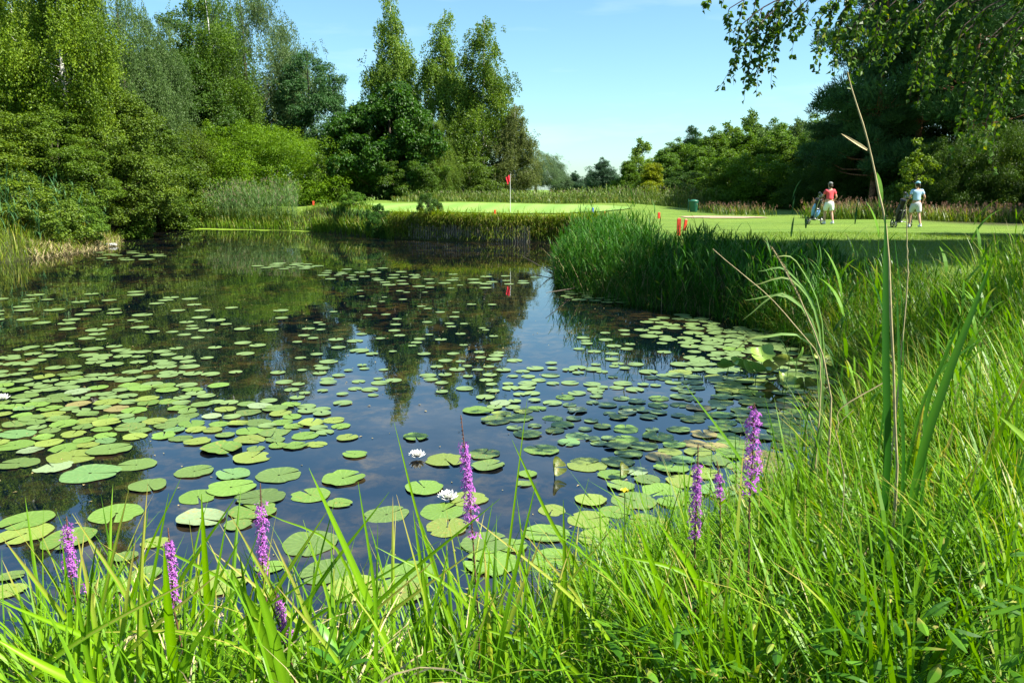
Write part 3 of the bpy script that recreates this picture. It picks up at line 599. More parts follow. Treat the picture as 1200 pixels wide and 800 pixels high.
mb=MB(); n=1500; B=sample(n,-14,-6.5,42,52,-.12,.25,px=(340,470)); B[:,2]=np.maximum(B[:,2]*.3,-.05); blades(mb,B,U(0,6.28,n),U(.03,.3,n),U(.05,.8,n),U(.6,1.25,n),U(.025,.05,n),segs=5,fold=True,prof='iris')
stuff(mb.build('waterside_leaves',M_grass,color=(.17,.30,.04)),'bright upright sword leaves at the water line left of the timber posts','plants')
mb=MB(); n=12000; B=sample(n,-8,6.5,38.5,44.8,.0,.5,px=(420,735)); _p=600+F*B[:,0]/B[:,1]; _c=.12+.6*np.clip(np.abs(_p-530)/55+.35*np.sin(_p*.21)-.25*np.cos(_p*.47),0,1); B[:,2]=np.where(rng.random(n)>_c,1.2*U(.7,1.03,n),U(-.02,1.1,n))
blades(mb,B,rng.normal(-PI/2,.5,n),U(.2,.9,n),U(.8,2.3,n),U(.35,1.0,n),U(.012,.03,n),segs=5)
stuff(mb.build('hanging_grass',M_grass,color=(.20,.30,.04)),'olive and brown grass hanging over the timber edge below the putting green','grass')
mb=MB(); n=1500; B=sample(n,-8,6.5,38.5,44.5,.0,.5,px=(428,735)); B[:,2]=1.2*U(.3,1.0,n)
blades(mb,B,rng.normal(-PI/2,.5,n),U(.2,.9,n),U(.8,2.3,n),U(.3,.7,n),U(.01,.024,n),segs=4)
stuff(mb.build('dead_grass',M_straw),'brown dead grass among the hanging grass of the far timber edge','dead grass')
# weeds behind the green and behind the golfers
mb=MB(); n=2200; a=rng.random(n); X_=np.interp(a,[0,1],[-8,15.5])+rng.normal(0,.3,n); Y_=60+2.6*np.abs(rng.normal(size=n))-X_*.1
B=np.stack([X_,Y_,H(X_,Y_)],-1); C=reeds(mb,B,U(.5,1.7,n)*np.interp(a,[0,.4,1],[.42,.45,1.0]),5,.4,.045,.1,1.3,sw=.02,segs=3)
n=3500; X_=U(-9,17,n); Y_=59+2*rng.random(n)-X_*.1; B=np.stack([X_,Y_,H(X_,Y_)],-1); blades(mb,B,U(0,6.28,n),U(.05,.4,n),U(.3,1.2,n),U(.2,.6,n),U(.03,.06,n),segs=3)
stuff(mb.build('tall_weeds',M_grass,color=(.13,.2,.045)),'tall weeds and reeds growing behind the putting green','weeds')
mb=MB(); plumes(mb,C[rng.random(len(C))<.25],18,.3); stuff(mb.build('weed_plumes',simple('weed_plumes',(.30,.22,.17),.8,.1)),'faded seed heads on the tall weeds behind the putting green','seed heads')
for (xa,xb,ya,yb,n,cl,hh,lb) in [(14.6,18.2,37.5,41,1500,(.10,.17,.03),(.4,1.1),'green weeds with brown seed heads between the two golfers'),(18.6,27,34.5,39,3200,(.13,.19,.03),(.3,.85),'weeds and heath growing right of the golfer in light blue'),(11.5,14.5,44,50,700,(.10,.16,.03),(.3,.8),'low weeds behind the golfer in red')]:
    mb=MB(); X_=U(xa,xb,n); Y_=U(ya,yb,n); B=np.stack([X_,Y_,H(X_,Y_)],-1); C=blades(mb,B,U(0,6.28,n),U(.05,.5,n),U(.2,1.1,n),U(*hh,n),U(.018,.04,n),segs=4)
    stuff(mb.build('weeds',M_grass,color=cl),lb,'weeds')
    mb=MB(); plumes(mb,C[rng.random(n)<.3],16,.22); stuff(mb.build('heath_flowers',simple('heath_flowers',(.34,.19,.13),.8,.1)),'reddish brown seed heads over the '+lb.split(' with')[0].replace('growing ',''),'seed heads')

# foreground bank
rng=np.random.default_rng(21)
dn=lambda x,y,d: np.clip((4.5/np.maximum(y,2.))**1.2,.12,1)
def tussocks(mb,Tc,per,L0,L1,w0,w1,spread=.09,out=.35,bias=0.,segs=6,b1=1.5):
    n=len(Tc); q=np.repeat(np.arange(n),per); m_=len(q); a=U(0,2*PI,m_); r=spread*rng.random(m_)**.6*U(.6,1.5,n)[q]
    hf=np.clip(rng.normal(1,.25,n),.5,1.6)[q]; ta=rng.normal(PI,1.1,n)[q]; tl=np.abs(rng.normal(0,.16,n))[q]+bias
    vx=np.cos(a)*r/spread*out+np.cos(ta)*tl; vy=np.sin(a)*r/spread*out+np.sin(ta)*tl; az=np.arctan2(vy,vx)+rng.normal(0,.3,m_); ln=np.clip(np.hypot(vx,vy)+rng.normal(0,.07,m_),0,1.2)
    P=Tc[q]+np.stack([np.cos(a)*r,np.sin(a)*r,np.full(m_,-.03)],-1); tr=rng.random(n)[q]
    blades(mb,P,az,ln,b1*rng.random(m_)**.8,U(L0,L1,m_)*hf,U(w0,w1,m_),segs=segs,rnd=np.clip(tr*.5+rng.random(m_)*.5,0,1))
mb=MB()
Tc=sample(1150,.5,9.5,1.9,11.5,.02,9,px=(600,1300),dens=dn); _n=Tc[:,0]<2.8; tussocks(mb,Tc[_n],15,.3,.7,.005,.0125); tussocks(mb,Tc[~_n],18,.45,.98,.006,.014,out=.28,b1=1.2)
Tc=sample(260,.5,6.5,1.9,9,-.12,.6,px=(640,1200)); tussocks(mb,Tc,22,.3,.6,.003,.006,bias=.25)
Tc=sample(330,.6,7,1.9,8.5,.1,8,px=(640,1300),dens=dn); tussocks(mb,Tc,9,.35,.75,.012,.022,spread=.12,b1=1.1)
B=sample(90,2.2,8.5,4.2,10.5,.1,6,px=(900,1300)); reeds(mb,B,U(.75,1.25,90),8,.34,.018,.1,1.2,segs=5,first=.3)
B=sample(420,1.6,8,3.,10.5,.05,7,px=(860,1300)); blades(mb,B,U(0,6.28,420),np.abs(rng.normal(.1,.16,420)),U(.1,.8,420),U(.6,1.15,420),U(.014,.026,420),segs=8,fold=True,prof='iris')
stuff(mb.build('grass',M_grass,color=(.135,.285,.022)),'dense bright green grass of the near bank on the right','grass')
mb=MB(); n=9000; B=sample(n,.3,7,1.8,7.5,0,8,px=(620,1300),dens=dn); blades(mb,B,U(0,6.28,n),U(.1,1.1,n),U(0,1.2,n),U(.12,.35,n),U(.005,.011,n),segs=3)
n=2600; B=sample(n,.3,7,1.8,7,0,8,px=(600,1300),dens=dn); B[:,2]+=U(.02,.38,n); blades(mb,B,U(0,6.28,n),U(.6,1.5,n),U(0,.9,n),U(.04,.12,n),U(.014,.032,n),segs=4,fold=True,prof='lance')
n=900; B=sample(n,-3.8,1.2,2.3,4.3,0.1,2.4,px=(-40,720)); B[:,2]+=U(.02,.2,n); blades(mb,B,U(0,6.28,n),U(.6,1.5,n),U(0,.9,n),U(.04,.1,n),U(.012,.026,n),segs=4,fold=True,prof='lance')
stuff(mb.build('undergrowth',M_grass,color=(.09,.22,.025)),'short dark green undergrowth between the near bank grasses','undergrowth')
mb=MB(); Tc=sample(180,-4.6,1.6,2.2,4.7,-.1,2.4,px=(-60,760)); tussocks(mb,Tc,12,.22,.58,.006,.015,spread=.1,out=.5)
n=300; B=sample(n,-3.6,1.6,2.3,4.4,-.1,2.2,px=(-20,760)); blades(mb,B,U(0,6.28,n),np.abs(rng.normal(.1,.2,n)),U(.1,.9,n),U(.45,.95,n),U(.013,.026,n),segs=8,fold=True)
stuff(mb.build('grass',M_grass,color=(.15,.31,.026)),'loose yellow green grass on the near bank across the bottom','grass')
mb=MB(); n=110; B=sample(n,1.2,8,3,10,.1,7,px=(700,1300)); C=blades(mb,B,U(0,6.28,n),U(.02,.25,n),U(.05,.6,n),U(.7,1.15,n),.003,segs=6)
tip=C[:,-1]; q=np.repeat(np.arange(n),26); m_=len(q); s_=rng.random(m_)[:,None]; pp=tip[q]*(1-s_)+C[q,-2]*s_; leaves(mb,pp+rdir(m_)*.004,unit(tip[q]-C[q,-2])+rdir(m_)*.6,rdir(m_),U(.008,.018,m_),.004)
stuff(mb.build('grass_seed_heads',simple('seed_head_straw',(.30,.25,.12),.8,.1)),'thin brown grass seed heads above the right bank grass','seed heads')
mb=MB(); n=650; B=sample(n,-3,7,2.1,7.5,-.1,6,px=(0,1300),dens=dn); blades(mb,B,U(0,6.28,n),U(.1,.9,n),U(.4,1.8,n),U(.3,.7,n),U(.005,.012,n),segs=6,twist=1.2)
stuff(mb.build('dead_grass',M_straw),'scattered straw coloured blades in the near bank grass','dead grass')

# hero leaves: curves through points at real distances
def ribbon(mb,P,w,fold=.5,rnd=None,prof=4.):
    P=np.asarray(P,float); k=14; s=np.linspace(0,1,k); m=len(P)-1
    # Catmull-Rom through the control points
    Q=np.vstack([2*P[0]-P[1],P,2*P[-1]-P[-2]]); C=[]
    for v in s:
        f=v*m; i=min(int(f),m-1); u=f-i; a,b,c_,d=Q[i:i+4]
        C.append(.5*((2*b)+(-a+c_)*u+(2*a-5*b+4*c_-d)*u*u+(-a+3*b-3*c_+d)*u**3))
    C=np.array(C); T_=unit(np.gradient(C,axis=0)); az=U(.1,1.0); sd_=unit(np.cross(T_,np.array([math.sin(az),-math.cos(az),.5]))); nn=np.cross(sd_,T_)
    hw=(w/2*np.minimum(1,.6+s*1.5)*(1-s**prof)+.0006)[:,None]
    V=np.stack([C-sd_*hw+nn*hw*fold,C,C+sd_*hw+nn*hw*fold],1).reshape(-1,3); i=np.arange(k-1)*3
    mb.add(V,np.concatenate([np.stack([i,i+1,i+4,i+3],-1),np.stack([i+1,i+2,i+5,i+4],-1)]),r=np.tile(np.array([-.12,.16,0])+(rng.random()*.7 if rnd is None else .3+rnd*.6),k).clip(0,.92),tt=np.repeat(s,3))  # one edge tinted darker, midrib lighter: shading of the fold put into the colour
    return C
def hero(mb,pts,Y,w,rnd=None,dy=.0,prof=4.):
    P=[dp(x,y,Y+dy*k/max(1,len(pts)-1)) for k,(x,y) in enumerate(pts)]
    g0=Hs(P[0][0],P[0][1]); 
    if P[0][2]>g0+.03:
        d=P[0]-P[1]; b=P[0]+d/np.linalg.norm(d)*.0; b=np.array([P[0][0]+d[0]*.25,P[0][1]+.02,g0-.03]); P=[b]+P
    return ribbon(mb,P,w,rnd=rnd,prof=prof)
CL=[('clump of long upright leaves at the bottom left among loosestrife',(.18,.36,.02),[
 ([(250,800),(242,680),(236,578)],2.7,.026,.35),([(205,800),(197,720),(192,638)],2.5,.032,.1),([(150,810),(70,715),(2,628)],2.8,.022,.7),([(230,810),(120,755),(-5,702)],2.6,.024,.3),
 ([(160,830),(60,785),(-10,745)],2.4,.03,.5),([(222,800),(228,700),(240,640)],2.9,.016,.3),([(130,800),(160,680),(212,560)],3.0,.012,.3),([(30,800),(90,770),(135,700)],2.8,.014,.3)]),
('clump of broad leaning leaves left of the bottom centre',(.16,.32,.025),[
 ([(472,810),(420,680),(362,548)],2.6,.034,.3),([(330,815),(305,735),(270,665)],2.4,.036,.2),([(335,810),(318,740),(297,672)],2.35,.036,.1),([(262,812),(318,700),(384,598)],2.7,.02,.5),
 ([(360,812),(290,700),(165,630)],2.8,.018,.3),([(508,810),(498,700),(484,598)],2.7,.02,.3),([(385,810),(240,745),(110,740)],2.6,.02,.6),([(440,800),(400,650),(310,600)],3,.012,.4)]),
('clump of narrow leaves rising before the white lilies at the bottom centre',(.17,.33,.025),[
 ([(562,812),(567,720),(574,640)],2.6,.026,.3),([(560,810),(500,640),(462,495)],3.0,.012,.35),([(575,800),(595,650),(618,465)],3.1,.012,.4),([(640,815),(625,720),(600,630)],2.6,.02,.2),
 ([(690,700),(640,600),(600,515)],3.0,.014,.3),([(700,815),(640,760),(560,735)],2.6,.022,.4),([(600,815),(540,700),(440,640)],2.8,.016,.3),([(665,815),(662,700),(660,585)],2.7,.02,.1),([(660,812),(655,700),(690,560)],2.9,.01,.3)]),
('pair of broad arching leaves right of the bottom centre',(.17,.34,.02),[
 ([(797,812),(775,700),(745,607)],2.5,.03,.2),([(858,812),(820,690),(768,607)],2.5,.033,.15),([(742,812),(735,700),(728,600)],2.7,.016,.3),([(720,812),(760,690),(800,560)],2.9,.012,.3),([(875,725),(800,670),(720,650)],2.6,.018,.3)]),
('long leaf leaning left over the purple spikes',(.10,.22,.02),[([(915,640),(870,545),(802,450)],3.2,.03,.3),([(900,600),(870,690),(830,560)],3.0,.012,.3),([(890,680),(860,620),(850,540)],3.0,.009,.5),([(925,660),(900,600),(870,560)],3.0,.009,.5),([(900,690),(905,610),(890,530)],3.0,.008,.6)]),
('upright leaves in the near grass right of the large purple spike',(.12,.26,.02),[
 ([(933,730),(930,640),(925,545)],2.9,.026,.2),([(905,700),(915,620),(920,560)],2.9,.02,.3),([(945,720),(945,640),(950,570)],3,.02,.2),([(983,812),(983,755),(982,700)],2.4,.018,.2)]),
('tall single leaf in the lower right grass',(.11,.26,.02),[([(1098,812),(1120,680),(1143,555)],2.5,.024,.1),([(1060,812),(1080,740),(1145,700)],2.5,.018,.5),([(1180,700),(1130,640),(1070,590)],2.6,.012,.4)]),
('pale broad leaf reaching in from the right edge',(.22,.36,.05),[([(1240,560),(1205,520),(1170,487)],2.4,.034,.2),([(1245,600),(1215,560),(1180,540)],2.4,.012,.4),([(1250,640),(1215,600),(1195,520)],2.4,.01,.5)]),
('pair of arching leaves at the bottom right corner',(.17,.33,.03),[([(1190,770),(1130,745),(1090,780)],2.3,.02,.5),([(1000,815),(1040,775),(1080,785)],2.3,.03,.5),([(1230,690),(1180,660),(1130,600)],2.6,.016,.2),([(1170,812),(1160,760),(1120,720)],2.5,.012,.4),([(1185,812),(1190,750),(1170,690)],2.5,.014,.3),([(1140,812),(1120,770),(1070,750)],2.4,.01,.6)]),
]
for lb,cl,L_ in CL:
    mb=MB()
    for pts,Y,w,r in L_: hero(mb,pts,Y,w*1.12,r)
    tag(mb.build('sedge_clump',M_grass,smooth=True,color=cl),lb,'grass clump',group='broad leaved clumps on the near bank')
# cattail leaves
mb=MB()
for k in range(64):
    x0=U(-20,900); Y=U(2.35,3.0); dx=rng.normal(15,70); ty=U(560,700)+.04*abs(x0-430)*.5; x1=x0+dx; ribbon_pts=[(x0,812),(x0+dx*.35+rng.normal(0,6),(812+ty)/2+10),(x1+abs(dx)*.15*np.sign(dx),ty)]
    hero(mb,ribbon_pts,Y,U(.010,.024),rng.random())
stuff(mb.build('broad_grass',M_grass,smooth=True,color=(.15,.32,.025)),'long broad grass blades rising all along the bottom of the photo','grass')
mb=MB()
for pts,Y,w,r in [([(1036,560),(1035,400),(1037,243)],2.75,.040,.1),([(1056,560),(1052,440),(1050,330)],2.85,.028,.1),([(1046,560),(1058,400),(1047,270)],3.3,.014,.5),([(1025,560),(1040,400),(1012,300)],3.3,.012,.3)]: hero(mb,pts,Y,w,r,prof=6)
tag(mb.build('cattail',M_gloss,smooth=True,color=(.03,.115,.014)),'tall dark green cattail leaves standing upright at the right bank','cattail')
mb=MB()
for pts,Y,w,r in [([(1072,560),(1105,450),(1162,305)],2.7,.036,.4),([(1080,560),(1085,470),(1130,365)],2.75,.028,.0),([(1060,560),(1090,450),(1150,395)],3.1,.014,.6)]: hero(mb,pts,Y,w,r,prof=6)
tag(mb.build('cattail',M_gloss,smooth=True,color=(.06,.18,.022)),'broad leaning cattail leaves right of the upright ones','cattail')
# young reeds against the fairway
for k_,(px,ty,by,Y,hz,lb) in enumerate([(1048,232,420,3.4,.9,'young reed with bright pointed leaves beside the dry stalk'),(1135,262,420,4.2,1.,'young reed standing before the fairway right of the cattails'),(1150,285,430,4.0,1.,'shorter young reed at the right before the fairway'),(940,230,400,8.,1.,'dark reed standing before the golfer in red'),(1000,262,400,7.5,1.,'dark reed standing left of the dry stalk')]):
    t_=dp(px,ty,Y); g0=Hs(t_[0],Y); mb=MB(); B=np.array([[t_[0]+U(-.06,.06),Y+U(-.1,.1),g0] for _ in range(3)])
    reeds(mb,B,(t_[2]-g0)*np.array([1.,.8,.9]),8,.3 if Y<6 else .36,.018,.05,1.1,sw=.008,segs=6,first=.5)
    tag(mb.build('reed',M_reed,color=(.12,.26,.03) if k_<3 else (.045,.12,.03)),lb,'reed',group='single reeds on the right bank')
# dry stalks
def stalk(name,pts,Y,r,label,branch=None,m=M_straw,head=None,cat='dry stalk'):
    mb=MB(); P=[dp(x,y,Y) for x,y in pts]; g0=Hs(P[0][0],Y); P=[np.array([P[0][0],Y,g0-.02])]+P; P=np.array(P)
    s=np.linspace(0,1,20); f=np.linspace(0,1,len(P)); C=np.stack([np.interp(s,f,P[:,i]) for i in range(3)],-1); C=C+rng.normal(0,.0012,C.shape)
    rr=r*(1.2-s*.75)*(1+.25*(np.arange(20)%4==0)); root=empty(name,(C[0][0],C[0][1],g0)); ob=np.array(root.location); mb.tube(C-ob,rr,6); mb.build('stem',m,root,smooth=True)
    if branch is not None:
        b2=MB(); ribbon(b2,np.array([dp(x,y,Y-.02) for x,y in branch])-ob,r*2.6,rnd=.5); b2.build('foliage',m,root)
    if head is not None:
        b2=MB(); kk=260; s=rng.random(kk); pp=np.array([dp(x,y,Y) for x,y in head]); f=np.linspace(0,1,len(pp)); q=np.stack([np.interp(s,f,pp[:,i]) for i in range(3)],-1)-ob
        d=unit(pp[-1]-pp[0])+rdir(kk)*.5; leaves(b2,q,d,rdir(kk),U(.012,.022,kk),.005); b2.build('seed_head',m,root)
    tag(root,label,cat); return root
stalk('dry_reed_stalk',[(1052,560),(1040,275),(1021,180),(993,85)],2.9,.0046,'long bare dry reed stalk leaning across the dark pines',branch=[(1016,176),(1003,168),(986,157)])
stalk('dry_stalk',[(962,460),(960,415),(905,350),(835,292)],5.,.0045,'thin pale dry stalk leaning left over the dark reeds')
stalk('seed_stalk',[(975,470),(962,408),(935,345),(905,290)],4.6,.0055,'bent grass stalk with a pale seed head over the dark water',head=[(940,355),(922,318),(904,290)])
stalk('dry_stalk',[(1064,330),(1063,290),(1062,240)],3.3,.003,'thin brownish upright stalk under the golfer in light blue')
stalk('dry_reed_leaf',[(990,560),(978,500),(1000,480)],3.0,.002,'crumpled straw coloured leaf hanging left of the cattails',branch=[(1035,448),(985,478),(982,500),(972,532)])
mb=MB()
for pts,Y,w,r in [([(960,420),(920,345),(870,375)],5.2,.019,.5),([(962,410),(930,330),(880,335)],5.2,.019,.6),([(962,400),(925,320),(888,318)],5.3,.018,.4),([(960,415),(925,350),(872,352)],5.25,.018,.5),([(965,400),(935,310),(905,300)],5.3,.017,.6),([(955,420),(890,395),(858,412)],5.,.02,.7)]: hero(mb,pts,Y,w,r)
tag(mb.build('reed',M_reed,smooth=True,color=(.15,.27,.08)),'reed with pale arching leaves combed to the left over the dark water','reed')

# ------------------------------------------------------------------ water lilies
m=mat('lily_pad'); g=G(m); O=g.obj(); rn=g.objrnd()
sx=g.n('ShaderNodeSeparateXYZ'); g.l(O,sx.inputs[0]); off=g.n('ShaderNodeCombineXYZ'); g.l(g.math('MULTIPLY',rn,57.),off.inputs[0]); g.l(g.math('MULTIPLY',rn,91.),off.inputs[1])
va=g.n('ShaderNodeVectorMath',operation='ADD'); g.l(O,va.inputs[0]); g.l(off.outputs[0],va.inputs[1]); Q_=va.outputs[0]
an=g.math('ARCTAN2',sx.outputs[1],sx.outputs[0]); vein=g.math('POWER',g.math('ABSOLUTE',g.math('SINE',g.math('MULTIPLY',an,9.))),10.)
c_=g.mix(g.math('MULTIPLY',vein,.16),g.objcol(),(.30,.40,.12))
c_=g.hsv(c_,.5,1.,g.math('ADD',g.math('MULTIPLY',g.noise(6,5,.7,Q_),.7),.62))
sp_=g.ramp(g.noise(26,3,.6,Q_),[(.60,0.),(.68,.8)]); c_=g.mix(g.math('MULTIPLY',sp_,g.ramp(rn,[(.15,.3),(.7,1.)])),c_,(.16,.13,.03))
bl=g.math('MULTIPLY',g.ramp(g.noise(4.5,5,.65,Q_),[(.56,0.),(.66,1.)]),g.ramp(g.math('FRACT',g.math('MULTIPLY',rn,7.13)),[(.55,0.),(.9,.9)])); c_=g.mix(bl,c_,(.30,.20,.05))
g.out(g.bsdf(c_,.38,.45,g.bump(g.math('ADD',g.math('MULTIPLY',vein,.3),g.noise(8,3,.6,Q_)),.35,.01))); M_pad=m
def pad_mesh(seed,curl=.0,fold=0.):
    r_=np.random.default_rng(seed); n=36; no=r_.uniform(.04,.13); a=np.linspace(no,2*PI-no,n); rings=[0.06,.4,.75,.93,1.]
    rim=1+.03*np.sin(3*a+r_.uniform(0,6))+.02*np.sin(7*a+r_.uniform(0,6)); rim*=np.where(np.minimum(a-no,2*PI-no-a)<.15,.94,1)
    for _ in range(r_.integers(0,4)): b=r_.uniform(.8,5.5); rim*=1-r_.uniform(.05,.2)*np.exp(-((a-b)/r_.uniform(.08,.2))**2)
    V=[];
    for q in rings:
        z=.007*np.sin(2*a+r_.uniform(0,6))*q+curl*q**5*(.6+.4*np.sin(3*a+seed))
        x=q*rim*np.cos(a); y=q*rim*np.sin(a)*.95; z=z+fold*(np.abs(x)**1.5); V.append(np.stack([x,y,z],-1))
    V=np.concatenate(V); k=len(rings); i=np.arange(k-1)[:,None]*n+np.arange(n-1)[None]; Q=np.stack([i,i+1,i+n+1,i+n],-1).reshape(-1,4)
    mb=MB(); mb.add(V,Q); o=mb.build('lily_pad',M_pad,smooth=True); me=o.data; bpy.data.objects.remove(o); return me
PM=[pad_mesh(s,c_) for s,c_ in [(1,.0),(2,.03),(3,.0),(4,.06),(5,.0),(6,.10),(7,.0),(8,.02)]]
PMF=[pad_mesh(s,.25,.5) for s in (21,22,23,24)]
HP=[(20,509,45),(18,522,44),(22,543,50),(86,535,62),(129,527,54),(62,547,52),(106,555,70),(160,545,49),(192,511,32),(260,526,54),(293,515,40),(296,536,50),(322,506,45),(228,553,48),(174,569,52),(273,556,44),(327,557,56),(271,572,60),(232,582,51),(306,583,62),(364,580,51),(402,561,54),(236,608,60),(297,599,61),(279,615,36),(398,590,32),(32,610,63),(30,626,66),(80,632,67),(137,602,63),(147,653,31),(171,673,40),(256,683,74),(126,688,55),(363,637,71),(385,670,70),(182,636,35),(14,675,30),(8,693,45),(316,664,38),(453,603,58),(497,572,50),(519,599,57),(524,618,57),(522,539,54),(567,532,44),(572,546,45),(415,690,70),(477,672,75),(470,695,65),(569,637,62),(575,660,70),(549,585,50),(290,737,45),(416,533,32),(407,513,29),(487,512,36),
(618,509,38),(650,505,26),(676,511,32),(733,503,36),(771,512,40),(635,527,47),(737,532,36),(772,536,36),(787,548,46),(688,545,51),(717,556,38),(618,556,26),(614,567,22),(692,586,42),(743,587,58),(776,575,52),(690,609,54),(647,598,36),(600,640,40),(640,625,60),(581,493,39),(560,481,39),(608,490,36),(705,630,60),(760,610,50),(800,565,45),(650,655,60),(720,600,40),(840,575,50),(835,540,45),(862,520,46),(895,545,60),(930,515,50),(905,497,50),(870,548,40)]
pads=[]   # x,y,r
def addpad(px,py,w,sep=0.):
    p=gp(px,py); D=math.hypot(p[1],CZ)*1.0; dep=p[1]*cp+CZ*sp
    r=w*dep/F/2
    if sdf(np.array([p[0]]),np.array([p[1]]))[0]>-.02: return False
    if sep:
        for q in pads:
            if math.hypot(p[0]-q[0],p[1]-q[1])<sep*(r+q[2]): return False
    pads.append((p[0],p[1],r*(.84 if sep else .93),px,py)); return True
for a in HP: addpad(*a)
rng=np.random.default_rng(31)
def field(n,cx,cy,rx,ry,rlo,rhi,sep,shape='e'):
    k=0; tries=0
    while k<n and tries<n*40:
        tries+=1
        u,v=U(-1,1),U(-1,1)
        if shape=='e' and u*u+v*v>1: continue
        px,py=cx+u*rx,cy+v*ry; p=gp(px,py); dep=p[1]*cp+CZ*sp
        if addpad(px,py,2*U(rlo,rhi)*F/dep,sep): k+=1
field(150,95,455,165,52,.12,.2,.66); field(40,60,490,120,40,.13,.2,.7); field(44,300,500,110,32,.12,.19,.7); field(26,400,450,70,26,.08,.15,.8)
field(44,250,400,190,45,.10,.2,1.05); field(34,120,365,150,25,.16,.26,1.2); field(46,480,375,110,48,.08,.14,1.2); field(14,338,312,36,3.5,.2,.3,.9)
field(30,540,329,100,9,.14,.24,1.0); field(20,430,322,60,8,.14,.24,1.1); field(85,690,470,120,50,.09,.17,.75); field(30,560,440,60,30,.09,.15,1.)
field(115,880,455,95,60,.13,.21,.6); field(40,860,400,60,16,.14,.24,.75); field(24,800,385,50,16,.14,.22,.9); field(20,720,345,60,10,.14,.24,1.0); field(16,730,410,60,25,.1,.17,1.1); field(14,150,300,50,7,.2,.35,1.)
field(36,820,545,110,50,.14,.2,.75)
def where(px,py):
    if py<345: return 'far out below the opposite bank' if px<420 else 'far out before the gap in the trees' if px<650 else 'in the shadow of the dark reed point'
    if px<210: return 'in the dense raft at the left' if 400<py<505 else 'on dark water at the far left' if py<=400 else 'among weeds at the near left'
    if px<420: return 'on dark tree reflections left of centre' if py<430 else 'in the loose raft left of centre' if py<560 else 'near the bottom left purple spikes'
    if px<600: return 'in the birch reflection' if py<470 else 'near the white lily flowers'
    if px<790: return 'on the blue water right of centre' if py<430 else 'in the broad middle raft' if py<520 else 'near the yellow flower'
    return 'beside the shaded reed point' if py<400 else 'in the crowded raft by the right bank' if py<500 else 'by the large purple spike'
order=sorted(range(len(pads)),key=lambda i:-pads[i][2]**2/pads[i][1]**3)
KIND=[('bright green',(.13,.23,.035)),('yellow green',(.18,.24,.04)),('dull green',(.11,.18,.04)),('bluish green',(.12,.23,.07)),('browning',(.24,.20,.07)),('pale grey green',(.20,.27,.13))]
rest=MB(); cnt={}
for rank,i in enumerate(order):
    x,y,r,px,py=pads[i]; k=rng.choice(6,p=[.38,.22,.27,.06,.02,.05] if px<800 else [.24,.24,.2,.03,.22,.07]); kn,kc=KIND[k]
    jit=np.array(kc)*(1+rng.normal(0,.10)); rz=U(0,6.28); zz=.004+rng.random()*.009
    if rank<285:
        o=bpy.data.objects.new('lily_pad',PM[rng.integers(8)]); COL.objects.link(o); o.location=(x,y,zz); o.rotation_euler=(rng.normal(0,.018),rng.normal(0,.018),rz); o.scale=(r,r*U(.92,1.05),r); o.color=(*jit,1)
        sz='large' if r>.2 else 'small' if r<.145 else 'middle sized'
        tag(o,f'{sz} {kn} lily pad {where(px,py)}','lily pad','floating lily pads')
    else:
        n=16; a=np.linspace(.2,2*PI-.2,n)+rz; V=np.vstack([[x,y,zz],np.stack([x+r*np.cos(a),y+r*np.sin(a),np.full(n,zz)+.004],-1)])
        rest.add(V,t=[[0,j,j+1] for j in range(1,n)],r=rng.random())
if rest.n: tag(rest.build('lily_pads',M_pad,color=(.15,.23,.07)),'small scattered lily pads farther out on the pond','lily pads',kind='stuff')
print('pads',len(pads))
mb=MB(); n=700; _x=U(-14,6,n*3); _y=4+16*rng.random(n*3)**1.6; _k=sdf(_x,_y)<-.05; _x=_x[_k][:n]; _y=_y[_k][:n]; n=len(_x); leaves(mb,np.stack([_x,_y,np.full(n,.006)],-1),np.concatenate([rdir(n)[:,:2],np.zeros((n,1))],1),np.tile([0.,0,1],(n,1)),U(.015,.05,n),U(.01,.03,n))
stuff(mb.build('floating_debris',simple('faded_leaf_bits',(.30,.24,.10),.6,.3)),'scattered faded leaf bits floating between the lily pads','debris')
# raised crumpled leaves by the right bank
for k_,(px,py,w,tx,ty) in enumerate([(880,428,44,.5,.3),(905,420,40,-.6,.2),(925,432,48,.7,-.3),(945,425,40,.3,.6),(960,405,38,.9,.2),(975,425,34,-.5,.5),(898,440,46,.3,-.4),(930,450,44,.5,.5),(985,405,30,.8,-.4),(865,432,36,-.4,.2),(990,440,32,.6,.3),(955,450,36,.2,-.6)]):
    p=gp(px-12,py+4,.1); dep=p[1]*cp+CZ*sp; r=w*dep/F/2*.72; rt=empty('raised_lily_leaf',(p[0],p[1],0)); o=bpy.data.objects.new('leaf_blade',PMF[k_%4]); COL.objects.link(o); o.parent=rt
    hz=U(.08,.2); o.location=(0,0,hz); o.rotation_euler=(tx,ty,U(0,6)); o.scale=(r,r,r); o.color=(.12+.05*(k_%3),.28,.04,1)
    mb=MB(); mb.tube([[0,.05,-.2],[0,0,hz]],.006,5); mb.build('stalk',M_stem,rt)
    tag(rt,['crumpled','upturned','cupped','tilted'][k_%4]+' shiny green lily leaf raised above the water, '+['leftmost at the raft edge','left of the middle','under the reeds','at the bank sedge','highest against the dark bank','by the bank grass','on the outer side','at the front','rightmost by the sedge stems','over the outer pads','low in the bank grass','nearest the grass tips'][k_],'lily leaf','raised lily leaves by the right bank')
